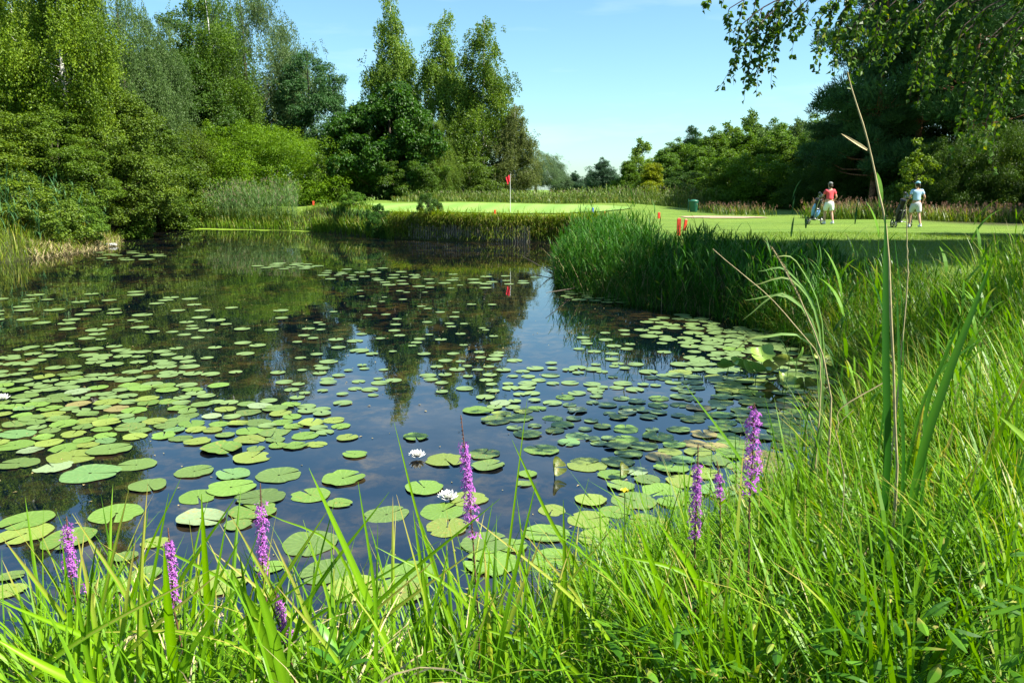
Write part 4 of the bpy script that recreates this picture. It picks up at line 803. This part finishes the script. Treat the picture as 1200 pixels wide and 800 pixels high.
# a rolled dark leaf standing in the pads
for px,py,lb in [(650,545,'rolled brownish lily leaf standing upright among the middle pads'),(727,548,'small folded green leaf standing left of the purple spikes')]:
    p=gp(px,py+12); rt=empty('rolled_lily_leaf',(p[0],p[1],0)); o=bpy.data.objects.new('leaf_blade',PMF[0]); COL.objects.link(o); o.parent=rt; s_=.10 if px<700 else .07
    o.location=(0,0,.09); o.rotation_euler=(1.0,.5,.5); o.scale=(s_*.8,s_,s_*1.2); o.color=(.10,.13,.02,1); mb=MB(); mb.tube([[0,0,-.2],[0,0,.12]],.006,5); mb.build('stalk',M_stem,rt); tag(rt,lb,'lily leaf')
# flowers
M_white=simple('white_petals',(.82,.82,.76),.45,.4); M_yel=simple('yellow_stamens',(.75,.5,.03),.6,.3)
def lily(px,py,r,lb):
    p=gp(px,py,.03); rt=empty('water_lily',(p[0],p[1],.02)); mb=MB()
    for k,(n,ln,el) in enumerate([(9,1.,.18),(9,.92,.55),(8,.75,.95),(6,.5,1.25)]):
        az=np.arange(n)*2*PI/n+k*.35+rng.normal(0,.06,n); blades(mb,np.stack([np.cos(az)*r*.1,np.sin(az)*r*.1,np.full(n,.01)],-1),az,PI/2-el,-.35,ln*r,r*.42,segs=5,fold=True,prof='lance',rnd=.5)
    mb.build('petals',M_white,rt,smooth=True); b2=MB(); n=40; az=U(0,6.28,n); blades(b2,np.zeros((n,3))+[0,0,.01],az,U(.1,.8,n),-.3,r*.35,.004,segs=2); b2.build('stamens',M_yel,rt); tag(rt,lb,'water lily')
lily(489,534,.085,'white water lily flower farther out, left of the brown spike tip'); lily(525,583,.09,'white water lily flower beside the tall purple spike'); lily(767,646,.09,'white water lily half hidden in the grass right of the bottom centre')
lily(3,467,.09,'white water lily at the left edge of the pond view'); lily(124,288,.22,'left one of two white lilies under the far left bank'); lily(133,288,.2,'right one of two white lilies under the far left bank')
# purple loosestrife
m=mat('purple_petals'); g=G(m); r_=g.attr('rnd'); cc=g.mix(r_,(.36,.075,.42),(.62,.22,.66)); b=g.bsdf(cc,.55,.2); tr=g.n('ShaderNodeBsdfTranslucent'); g.l(cc,tr.inputs[0]); ms=g.n('ShaderNodeMixShader'); ms.inputs[0].default_value=.3; g.l(b,ms.inputs[1]); g.l(tr.outputs[0],ms.inputs[2]); g.out(ms.outputs[0]); M_pur=m
M_bud=simple('brown_buds',(.20,.10,.09),.7,.2)
def loosestrife(px,yt,yb,Y,r,lb,lean=0.,budlen=.2,fade=0.):
    top=dp(px,yt,Y); bot=dp(px+lean,yb,Y); gx_,gy_=bot[0]+.02,Y+.03; g0=Hs(gx_,gy_); base=np.array([gx_,gy_,max(g0,-.05)]); rt=empty('purple_loosestrife',tuple(base)); 
    P=np.array([base,base*.5+bot*.5+[.01,0,0],bot,(top+bot)/2+[.004,0,0],top])-base; s=np.linspace(0,1,16); f=np.linspace(0,1,5); C=np.stack([np.interp(s,f,P[:,i]) for i in range(3)],-1)
    mb=MB(); mb.tube(C,.004*(1.1-s*.6),6); mb.build('stem',M_redstem,rt,smooth=True)
    ax=P[4]-P[2]; Lx=np.linalg.norm(ax); nw=max(6,int(Lx/.0155)); fb=MB(); bb=MB(); A=unit(ax[None])[0]
    for k in range(nw):
        s=k/nw; c0=P[2]+ax*s; rr=r*(.85+.3*rng.random())*(1-.45*s)
        if s>1-budlen or rng.random()<fade or (s<.1 and rng.random()<.5):
            n=8; d=rdir(n); d[:,2]*=.4; leaves(bb,np.repeat(c0[None],n,0),d+A*.6,rdir(n),rr*.38,.006); continue
        nf=rng.integers(5,10); az=U(0,6.28)+np.arange(nf)*2*PI/nf+rng.normal(0,.2,nf)
        cen=c0+np.stack([np.cos(az),np.sin(az),U(-.2,.5,nf)],-1)*rr[...,None]*U(.45,.8,nf)[:,None] if False else c0+np.stack([np.cos(az),np.sin(az),U(-.2,.5,nf)],-1)*rr*U(.45,1.25,(nf,1))
        q=np.repeat(np.arange(nf),6); outd=np.stack([np.cos(az),np.sin(az),np.full(nf,.5)],-1)[q]; pa=np.tile(np.arange(6)*PI/3,nf); e1=unit(np.cross(outd,[0,0,1.])); e2=np.cross(unit(outd),e1)
        d=e1*np.cos(pa)[:,None]+e2*np.sin(pa)[:,None]+unit(outd)*.3; leaves(fb,cen[q]+rdir(len(q))*.003,d+rdir(len(q))*.35,unit(outd)+rdir(len(q))*.3,.0125*U(.7,1.25,len(q)),.0055)
        leaves(bb,np.repeat(c0[None],3,0),rdir(3),rdir(3),rr*.5,.008)
    fb.build('flower_spike',M_pur,rt); bb.build('buds',M_bud,rt)
    lm_=MB(); n=28; s=np.repeat(np.linspace(.15,.97,n//2),2); z=P[0]+(P[2]-P[0])*s[:,None]; az=np.repeat(np.arange(n//2)*PI/2,2)+np.tile([0,PI],n//2)
    blades(lm_,z,az,U(.7,1.1,n),.4,U(.045,.085,n),.015,segs=4,fold=True,prof='lance'); lm_.build('foliage',M_leaf,rt,color=(.11,.2,.03)); tag(rt,lb,'purple loosestrife','purple flower spikes on the near bank')
loosestrife(78,605,672,2.9,.026,'purple spike farthest left with a pinkish tip',4); loosestrife(101,668,695,2.8,.016,'short faded purple spike beside the leftmost one',fade=.4)
loosestrife(197,618,708,2.7,.022,'purple spike half behind the dark upright leaf',6); loosestrife(305,566,675,2.9,.024,'slender purple spike over the near left lily pads',3,.25,.05); loosestrife(322,690,750,2.7,.022,'low purple spike leaning left at the bottom left',14)
loosestrife(540,486,628,2.9,.026,'tall purple spike beside the two white lilies',14,.25); loosestrife(818,520,628,2.9,.022,'slender purple spike left of the large one',-4,.22,.1); loosestrife(840,540,585,3.0,.016,'thin brownish purple spike between the slender and the large one',4,.3,.45); loosestrife(884,472,588,2.8,.034,'largest purple spike at the right of the pads',-6,.05)
# yellow flower
p=dp(732,576,3.0); g0=Hs(p[0],3.0); rt=empty('yellow_flower',(p[0],3.0,g0)); mb=MB(); mb.tube([[0,0,0],[.01,0,(p[2]-g0)*.5],[0,0,p[2]-g0]],.002,5); mb.build('stem',M_stem,rt)
mb=MB(); az=np.arange(5)*2*PI/5; blades(mb,np.tile([[0,0,p[2]-g0]],(5,1)),az,1.0,-.4,.02,.02,segs=4,fold=True,prof='lance',rnd=.5); mb.build('petals',simple('yellow_petals',(.85,.62,.02),.4,.4),rt,smooth=True); tag(rt,'small yellow cup flower in front of the middle pads','flower')
# broad leaved herbs
def herb(px,py,Y,n,ll,lw,lb,cl,az=None,le=(.9,1.4),hgt=None):
    p=dp(px,py,Y); g0=Hs(p[0],Y); rt=empty('leafy_herb',(p[0],Y,g0)); hh=p[2]-g0; mb=MB(); mb.tube([[0,.02,-.02],[.01,0,hh*.5],[0,0,hh]],.0045,5); mb.build('stem',M_stem,rt,smooth=True)
    mb=MB(); a=U(0,6.28,n) if az is None else np.array(az); zz=hh*(1-np.abs(rng.normal(0,.22,n))).clip(.2,1); 
    if az is not None: zz=hh*np.linspace(1,.75,n)
    blades(mb,np.stack([np.zeros(n),np.zeros(n),zz],-1),a,U(*le,n)*.6,.7,ll*U(.8,1.15,n),lw*U(.85,1.15,n),segs=7,fold=True,prof='lance'); mb.build('foliage',M_gloss,rt,smooth=True,color=cl); tag(rt,lb,'herb','broad leaved herbs on the near bank')
herb(397,768,2.45,6,.15,.045,'herb with two broad bright leaves at the bottom left of centre',(.10,.26,.04),[2.5,.6,3.4,5.9,1.5,4.4])
herb(1150,690,2.7,9,.11,.045,'herb with grouped ribbed leaves at the lower right edge',(.07,.2,.035)); herb(1175,665,2.9,9,.10,.04,'herb with ribbed leaves just behind the lower right one',(.08,.22,.04))
herb(1055,725,2.6,8,.08,.055,'herb with short heart shaped leaves in the lower right grass',(.06,.18,.03)); herb(1120,765,2.4,9,.11,.05,'shaded broad leaved herb at the bottom right',(.05,.15,.025)); herb(905,765,2.4,8,.10,.035,'leafy herb at the bottom below the large purple spike',(.08,.22,.03)); herb(1020,780,2.35,8,.11,.05,'dark leafy herb at the bottom between the grass clumps',(.05,.15,.025))
herb(640,775,2.5,8,.10,.03,'leafy herb low at the bottom centre',(.09,.24,.03)); herb(1185,600,3.4,9,.12,.04,'leafy herb in the grass at the right edge',(.08,.22,.03))

# ------------------------------------------------------------------ bank furniture
rt=empty('timber_revetment',(-2,gp(560,283.5)[1],0),0,'row of weathered upright timber posts holding the far bank','revetment'); ob=np.array(rt.location)
M_post=bark('weathered_timber',(.09,.08,.06),(.32,.28,.22),(8,8,1),5.)
for k in range(52):
    px=480+k*2.75; b_=gp(px,np.interp(px,[430,500,560,700],[277,282,283.4,283.4])); mb=MB(); hh=.78+U(-.08,.08); rr=U(.04,.055)
    mb.tube([[b_[0]+U(-.01,.01),b_[1]+.04,-.4],[b_[0],b_[1]+.04,hh*.5],[b_[0]+U(-.02,.02),b_[1]+.05,hh-.02],[b_[0],b_[1]+.05,hh]]-ob,[rr,rr,rr,rr*.7],7); mb.build('post',M_post,rt,smooth=False)
for k_,(px,Y,sc,cl,lb) in enumerate([(447,45.2,(.55,.5,.85),(.045,.12,.02),'dark leafy shrub sticking up from the far bank edge'),(503,42.6,(.55,.45,.6),(.05,.11,.02),'dark creeping shrub hanging on the timber posts'),(415,49.3,(.6,.5,.5),(.1,.2,.03),'low bright shrub on the far bank left of the dark one'),(95,36.5,(1.2,1.,.8),(.10,.18,.03),'leafy shrub on the left bank above the withered grass'),(60,35,(1.2,1.,.9),(.12,.19,.03),'light shrub among the left bank grasses'),(145,44,(1.2,1,1.1),(.13,.22,.03),'light green shrub at the right end of the left bank'),(20,34,(1.3,1.,.9),(.13,.2,.025),'yellowish shrub at the far left of the bank'),(235,58,(1.2,1.,.9),(.11,.18,.03),'shrub behind the left end of the far bank reeds')]):
    T('shrub',px,Y,cl,lb,'shrub',sc,k_*1.7,'shrub')
# flagstick
fx,fy,fz=gh(598,249.3); rt=empty('flagstick',(fx,fy,fz),0,'white flagstick with a limp red flag on the putting green','flag')
mb=MB(); mb.tube([[0,0,-.1],[0,0,1.],[0,0,2.2]],[.016,.014,.011],8); mb.build('pole',simple('white_pole',(.7,.7,.68),.35,.5),rt,smooth=True)
mb=MB(); nu,nv=16,12; u=np.linspace(0,1,nu); v=np.linspace(0,1,nv); Ug,Vg=np.meshgrid(u,v); X_=-Ug*.24*(1-.35*Vg)-.01; Z_=2.18-Vg*.36-Ug*.20-.06*Ug*Vg; Y_=.05*np.sin(Ug*11+Vg*2)*Ug**.5
i=np.arange(nv-1)[:,None]*nu+np.arange(nu-1)[None]; mb.add(np.stack([X_,Y_,Z_],-1),np.stack([i,i+1,i+nu+1,i+nu],-1)); mb.build('flag',simple('red_cloth',(.72,.03,.05),.7,.2),rt,smooth=True)
mb=MB(); mb.tube([[0,0,.005],[0,0,.012]],[.054,.054],16); mb.build('hole_rim',simple('cup_rim',(.6,.6,.6),.4),rt)
M_red=simple('red_paint',(.62,.05,.02),.5,.4,12,.12); M_blue=simple('blue_paint',(.03,.14,.55),.5,.4,12,.12)
def stake(px,py,hpx,wpx,m,lb,cat='stake',tilt=0.):
    x,y,z=gh(px,py); s=y/F; mb=MB(); w=max(.03,wpx*s)/2; h=hpx*s; 
    V=[[sx*w*(1 if k<2 else .55),sy*w*.7*(1 if k<2 else .55),[-.15,h*.94,h][k]] for k in range(3) for sx,sy in((-1,-1),(1,-1),(1,1),(-1,1))]
    Q=[[k*4+j,k*4+(j+1)%4,k*4+4+(j+1)%4,k*4+4+j] for k in range(2) for j in range(4)]+[[8,9,10,11]]; mb.add(V,Q); o=mb.build('hazard_stake',m); o.location=(x,y,z); o.rotation_euler=(0,tilt,U(0,.6)); tag(o,lb,cat,'hazard stakes')
stake(795,276,20,4.2,M_red,'tallest red stake standing in the dark reeds'); stake(802,270,13,3,M_red,'red stake leaning just behind the tallest one',tilt=.12); stake(772,256,7,2.6,M_red,'short orange red stake at the bunker side of the green')
stake(709.5,239.5,5,2.2,M_red,'tiny red stake in front of the weeds behind the green'); stake(580,237.5,5,2.2,M_red,'tiny red stake behind the green left of the flag'); stake(408,235,7,2.2,M_red,'red stake at the foot of the round dark maple'); stake(367.5,242,5,2.2,M_red,'short red stake in front of the round willow bush'); stake(264,245,6,2.2,M_red,'red stake almost hidden in the far bank reeds')
stake(694.5,248.5,9,2.2,M_blue,'blue stake at the right edge of the putting green'); stake(346,252,20,2.5,M_blue,'tall blue stake in the far bank plants left of the green')
# green bin
x,y,z=gh(812.5,248.5); rt=empty('litter_bin',(x,y,z),0,'dark green litter bin behind the bunker','bin'); M_bin=simple('green_plastic',(.02,.13,.07),.45,.5)
mb=MB(); mb.tube([[0,0,0],[0,0,.05],[0,0,.62],[0,0,.66]],[.2,.22,.27,.28],14); mb.build('body',M_bin,rt,smooth=True); mb=MB(); mb.tube([[0,0,.665],[0,0,.70],[0,0,.76]],[.29,.28,.10],14); mb.build('lid',M_bin,rt,smooth=True); mb=MB(); mb.tube([[-.33,0,-.1],[-.33,0,.8]],.025,6); mb.build('post',M_bin,rt)
# dead branch in the water
rt=None; mb=MB(); q0=dp(655,335,22.); 
for a,b in [((662,328),(612,300)),((690,335),(640,343)),((640,312),(690,318)),((650,322),(632,314))]:
    P=np.array([gp(*a,.02),gp((a[0]+b[0])/2,(a[1]+b[1])/2,.14),gp(*b,.3)]); mb.tube(P,[.02,.015,.006],5)
tag(mb.build('dead_branch',M_bark),'bare dead twigs sticking out of the water at the reed point','dead branch')

# ------------------------------------------------------------------ people
def skin(name,nodes,edges,m,parent,roots=(0,),sub=2):
    me=bpy.data.meshes.new(name); me.from_pydata([n[0] for n in nodes],edges,[]); o=bpy.data.objects.new(name,me); COL.objects.link(o); o.parent=parent; me.materials.append(m)
    o.modifiers.new('skin','SKIN')
    if not me.skin_vertices: 
        bpy.context.view_layer.objects.active=o
    for i,n in enumerate(nodes):
        r=n[1]; me.skin_vertices[0].data[i].radius=(r,r) if np.isscalar(r) else r
        me.skin_vertices[0].data[i].use_root=i in roots
    o.modifiers['skin'].use_smooth_shade=True
    sb=o.modifiers.new('sub','SUBSURF'); sb.levels=sub; sb.render_levels=sub; return o
def hand(nodes,edges,wi,w,d,roots,side):
    """palm and fingers grown from wrist index wi; w wrist, d the direction of the hand"""
    w=np.array(w); d=np.array(d)/np.linalg.norm(d); s=np.cross(d,[0,0,1.]) if abs(d[2])<.9 else np.array([0,1.,0]); s/=np.linalg.norm(s); n=np.cross(s,d)
    nodes.append((tuple(w+d*.045),(.036,.017))); edges.append((wi,len(nodes)-1)); nodes.append((tuple(w+d*.085),(.036,.015))); edges.append((len(nodes)-2,len(nodes)-1))
    for k,l in enumerate((.068,.076,.071,.055)):
        b=w+d*.075+s*(.030-.02*k); i=len(nodes); roots.append(i)
        for j,(u,c_) in enumerate(((0,0),(.4,.1),(.75,.4),(1,.8))): nodes.append((tuple(b+d*l*u*(1-.25*c_)+n*side*-l*.45*c_),.0085-.0009*j)); 
        edges+= [(i,i+1),(i+1,i+2),(i+2,i+3)]
    i=len(nodes); roots.append(i); b=w+d*.03+s*.03
    for j in range(3): nodes.append((tuple(b+(d*.6+s*.75)*.03*j),.0105-.001*j))
    edges+=[(i,i+1),(i+1,i+2)]
def add_person(px,py,Hm,lb,skincol,haircol,shirt,shorts,hatc,pose,rz,ponytail=False):
    x,y,z=gh(px,py); rt=empty('person',(x,y,z+.01),rz,lb,'person'); rt.scale=(Hm/1.7,)*3; J=pose
    Ms=simple('skin_tone',skincol,.55,.4); nodes=[];edges=[];roots=[0]
    def N_(p,r,par=None): 
        nodes.append((tuple(p),r)); 
        if par is not None: edges.append((par,len(nodes)-1))
        return len(nodes)-1
    pel=N_((0,0,.95),(.15,.115)); wa=N_((0,.0,1.08),(.125,.095),pel); ch=N_((0,.02,1.25),(.145,.105),wa); sh=N_((0,.01,1.38),(.10,.075),ch); nk=N_((0,.015,1.45),.052,sh); hd0=N_((0,.03,1.52),(.062,.075),nk); hd=N_((0,.03,1.60),(.074,.092),hd0); ht=N_((0,.02,1.665),(.058,.07),hd)
    N_((0,.125,1.555),.012,hd0)
    wr=[]
    for s_,k in ((-1,'L'),(1,'R')):
        shd=N_((s_*.165,.01,1.36),.056,sh); el=N_(J['el'+k],.038,shd); w_=N_(J['wr'+k],.024,el); wr.append(w_)
        d=np.array(J['wr'+k])-np.array(J['el'+k]); hand(nodes,edges,w_,J['wr'+k],J.get('hd'+k,d),roots,s_)
        hip=N_((s_*.095,0,.88),.09,pel); kn=N_(J['kn'+k],.056,hip); cf=N_(np.array(J['kn'+k])*.62+np.array(J['an'+k])*.38,.055,kn); an=N_(J['an'+k],.033,cf)
    skin('body',nodes,edges,Ms,rt,roots)
    # polo shirt
    nd=[((0,0,.97),(.168,.13)),((0,0,1.08),(.145,.115)),((0,.02,1.25),(.165,.122)),((0,.01,1.37),(.13,.09)),((0,.012,1.425),.062)]; ed=[(0,1),(1,2),(2,3),(3,4)]
    for s_,k in ((-1,'L'),(1,'R')):
        e=np.array(J['el'+k]); a=np.array([s_*.165,.01,1.37]); nd.append((tuple(a),.072)); ed.append((3,len(nd)-1)); nd.append((tuple(a+(e-a)*.62),.064)); ed.append((len(nd)-2,len(nd)-1))
    skin('shirt',nd,ed,simple('shirt_cloth',shirt,.85,.15,30,.06),rt)
    nd=[((0,0,1.0),(.160,.125)),((0,-.01,.9),(.180,.145))]; ed=[(0,1)]
    for s_,k in ((-1,'L'),(1,'R')):
        kn=np.array(J['kn'+k]); hp=np.array([s_*.10,0,.80]); hp=np.array([s_*.10,0,.86])*.7+kn*.3; nd.append((tuple(hp),.115)); ed.append((1,len(nd)-1)); nd.append((tuple(np.array([s_*.1,0,.88])*.12+kn*.88),.092)); ed.append((len(nd)-2,len(nd)-1))
    skin('shorts',nd,ed,simple('shorts_cloth',shorts,.85,.15,30,.05),rt)
    # shoes
    for s_,k in ((-1,'L'),(1,'R')):
        a=np.array(J['an'+k]); mb=MB(); mb.ball((a[0],a[1]+.05,max(.045,a[2]-.05)),(.048,.135,.05),12,8,fn=lambda D:np.where(D[:,2:]<-.6,D*[1,1,.9],D)); mb.build('shoe',simple('shoe_leather',(.7,.7,.68) if s_>0 else (.7,.7,.68),.5),rt,smooth=True)
        mb=MB(); mb.tube([[a[0],a[1],a[2]-.03],[a[0],a[1],a[2]+.05]],[.042,.040],10); mb.build('sock',simple('white_sock',(.75,.75,.73),.9),rt,smooth=True)
    # hair, cap, face
    Mh=simple('hair',haircol,.6,.3,60,.3); mb=MB(); mb.ball((0,.0,1.60),(.085,.098,.095),16,10,fn=lambda D:D*np.where((D[:,1:2]>.35)&(D[:,2:]<.35),.82,1)); 
    if ponytail: mb.tube([[0,-.08,1.64],[0,-.15,1.60],[0,-.15,1.50],[0,-.13,1.42]],[.02,.032,.028,.008],8)
    else: mb.ball((0,-.03,1.55),(.085,.075,.075),14,8)
    mb.build('hair',Mh,rt,smooth=True)
    Mc=simple('cap_cloth',hatc,.8,.2); mb=MB(); mb.ball((0,.012,1.645),(.088,.104,.080),18,8,fn=lambda D:np.concatenate([D[:,:2],np.maximum(D[:,2:],-.05)],1)); c1=mb.build('cap',Mc,rt,smooth=True)
    mb=MB(); mb.ball((0,.13,1.642),(.068,.075,.009),14,6); mb.build('cap_peak',Mc,c1,smooth=True)
    for s_ in(-1,1):
        mb=MB(); mb.ball((s_*.082,.02,1.585),(.013,.022,.032),8,6); mb.build('ear',Ms,rt,smooth=True)
        mb=MB(); mb.ball((s_*.032,.108,1.60),(.012,.008,.007),8,6); mb.build('eye',simple('eye_white',(.5,.45,.4),.3),rt,smooth=True)
    mb=MB(); mb.ball((0,.108,1.525),(.024,.008,.007),8,6); mb.build('mouth',simple('lips',(.45,.15,.12),.5),rt,smooth=True)
    return (x,y,z)
P1=dict(elL=(-.27,.10,1.12),wrL=(-.24,.32,1.02),elR=(.27,-.05,1.10),wrR=(.27,.14,.98),knL=(-.10,.14,.50),anL=(-.10,.10,.09),knR=(.11,-.02,.49),anR=(.11,-.17,.11))
g1=add_person(970,263.3,1.62,'golfer seen from behind in a red polo shirt, white shorts and grey cap','' or (.50,.28,.19),(.05,.035,.025),(.78,.10,.12),(.78,.80,.78),(.20,.21,.20),P1,.12)
P2=dict(elL=(-.28,-.02,1.12),wrL=(-.30,.12,.93),elR=(.26,-.08,1.12),wrR=(.27,.10,.95),knL=(-.10,.20,.52),anL=(-.10,.22,.09),knR=(.10,-.05,.50),anR=(.12,-.22,.12))
g2=add_person(1071,267.3,1.62,'golfer seen from behind in a light blue polo shirt and light blue cap','' or (.50,.28,.19),(.04,.03,.02),(.42,.60,.85),(.55,.56,.60),(.25,.50,.62),P2,-.05,True)
M_al=simple('trolley_metal',(.35,.35,.36),.35,.6,Metallic=.7); M_blk=simple('black_rubber',(.02,.02,.02),.6,.3)
def trolley(X,Y,z,rz,lb):
    rt=empty('golf_trolley',(X,Y,z),rz,lb,'golf trolley','golf trolleys'); mb=MB()
    mb.tube([[0,.10,.22],[0,-.1,.75],[0,-.28,1.02]],.016,8); mb.tube([[0,.10,.22],[0,.45,.14]],.014,8); mb.tube([[-.3,.05,.15],[0,.1,.24],[.3,.05,.15]],.012,8); mb.tube([[-.12,0,.62],[0,-.04,.60],[.12,0,.62]],.012,6); mb.tube([[-.12,.2,.2],[0,.16,.2],[.12,.2,.2]],.012,6); mb.build('frame',M_al,rt,smooth=True)
    mb=MB(); mb.tube([[-.12,-.29,1.03],[0,-.28,1.02],[.12,-.29,1.03]],.018,8); mb.build('handle',M_blk,rt,smooth=True)
    for wx,wy,wr_ in((-.32,.05,.15),(.32,.05,.15),(0,.5,.12)):
        mb=MB(); a=np.linspace(0,2*PI,25); mb.tube(np.stack([np.full(25,wx),wy+np.cos(a)*wr_*.88,wr_+np.sin(a)*wr_*.88],-1),wr_*.14,8,cap=False); w=mb.build('wheel',M_blk,rt,smooth=True)
        mb=MB(); mb.tube([[wx-.02,wy,wr_],[wx+.02,wy,wr_]],[wr_*.25]*2,10)
        for k in range(6): mb.tube([[wx,wy,wr_],[wx,wy+math.cos(k*PI/3)*wr_*.8,wr_+math.sin(k*PI/3)*wr_*.8]],.008,5)
        mb.build('rim',M_al,w)
    return rt
def bag(X,Y,z,rz,lb,c1,c2,clublb):
    rt=empty('golf_bag',(X,Y,z),rz,lb,'golf bag','golf bags on the trolleys'); rt.rotation_euler=(rad(24),0,rz)
    Mb=simple('bag_fabric',c1,.6,.4); Mp=simple('bag_panel',c2,.5,.4); mb=MB(); mb.tube([[0,0,0],[0,0,.04],[0,0,.4],[0,0,.8],[0,0,.84],[0,0,.86]],[.11,.12,.115,.12,.135,.135],14); mb.build('body',Mb,rt,smooth=True)
    for x_,zc,h_ in((-.11,.42,.55),(.11,.3,.35)): mb=MB(); mb.ball((x_,-.02,zc),(.06,.09,h_/2),12,10); mb.build('pocket',Mp,rt,smooth=True)
    mb=MB(); mb.ball((0,-.12,.28),(.1,.05,.17),12,8); mb.build('pocket',Mp,rt,smooth=True); mb=MB(); a=np.linspace(0,1,9); mb.tube(np.stack([a*0+.03,-.12-.09*np.sin(a*PI),.3+a*.5],-1),.014,6); mb.build('strap',Mb,rt,smooth=True)
    M_rt=rt.matrix_basis.copy()
    for k in range(5):
        a=k*1.25; cx,cy=.06*math.cos(a),.06*math.sin(a); c=empty('golf_club',(0,0,0)); c.matrix_world=M_rt; c.location=M_rt@Vector((cx,cy,.3)); c.rotation_euler=rt.rotation_euler
        hh=.66+.05*(k%3); mb=MB(); mb.tube([[0,0,0],[0,0,hh]],.007,6); mb.build('shaft',M_al,c)
        mb=MB(); mb.ball((.02,-.02,hh+.05),(.05,.06,.05) if k<3 else (.015,.05,.03),12,8); mb.build('club_cover' if k<3 else 'club_head',simple('club_cover',[(.45,.45,.38),(.3,.32,.3),(.05,.05,.05)][k] if k<3 else (.4,.4,.4),.6),c,smooth=True)
        tag(c,clublb[k],'golf club','clubs in the '+lb.split(' ')[0]+' bag')
x,y,z=g1; trolley(x-.40,y+.30,Hs(x-.4,y+.3),.12,'three wheeled golf trolley pushed by the golfer in red'); bag(x-.36,y+.62,Hs(x-.36,y+.62)+.2,.12,'blue and black golf bag strapped on the trolley of the golfer in red',(.02,.02,.025),(.18,.40,.75),['club under the pale cover in the blue and black bag','club under the grey cover in the blue and black bag','club under the black cover in the blue and black bag','bare iron at the left of the blue and black bag','bare iron at the front of the blue and black bag'])
x,y,z=g2; trolley(x-.32,y+.28,Hs(x-.32,y+.28),-.05,'golf trolley pulled by the golfer in light blue'); bag(x-.30,y+.60,Hs(x-.3,y+.6)+.2,-.05,'black golf bag on the trolley of the golfer in light blue',(.015,.015,.018),(.03,.03,.035),['club under the pale cover in the all black bag','club under the grey cover in the all black bag','club under the black cover in the all black bag','bare iron at the left of the all black bag','bare iron at the front of the all black bag'])
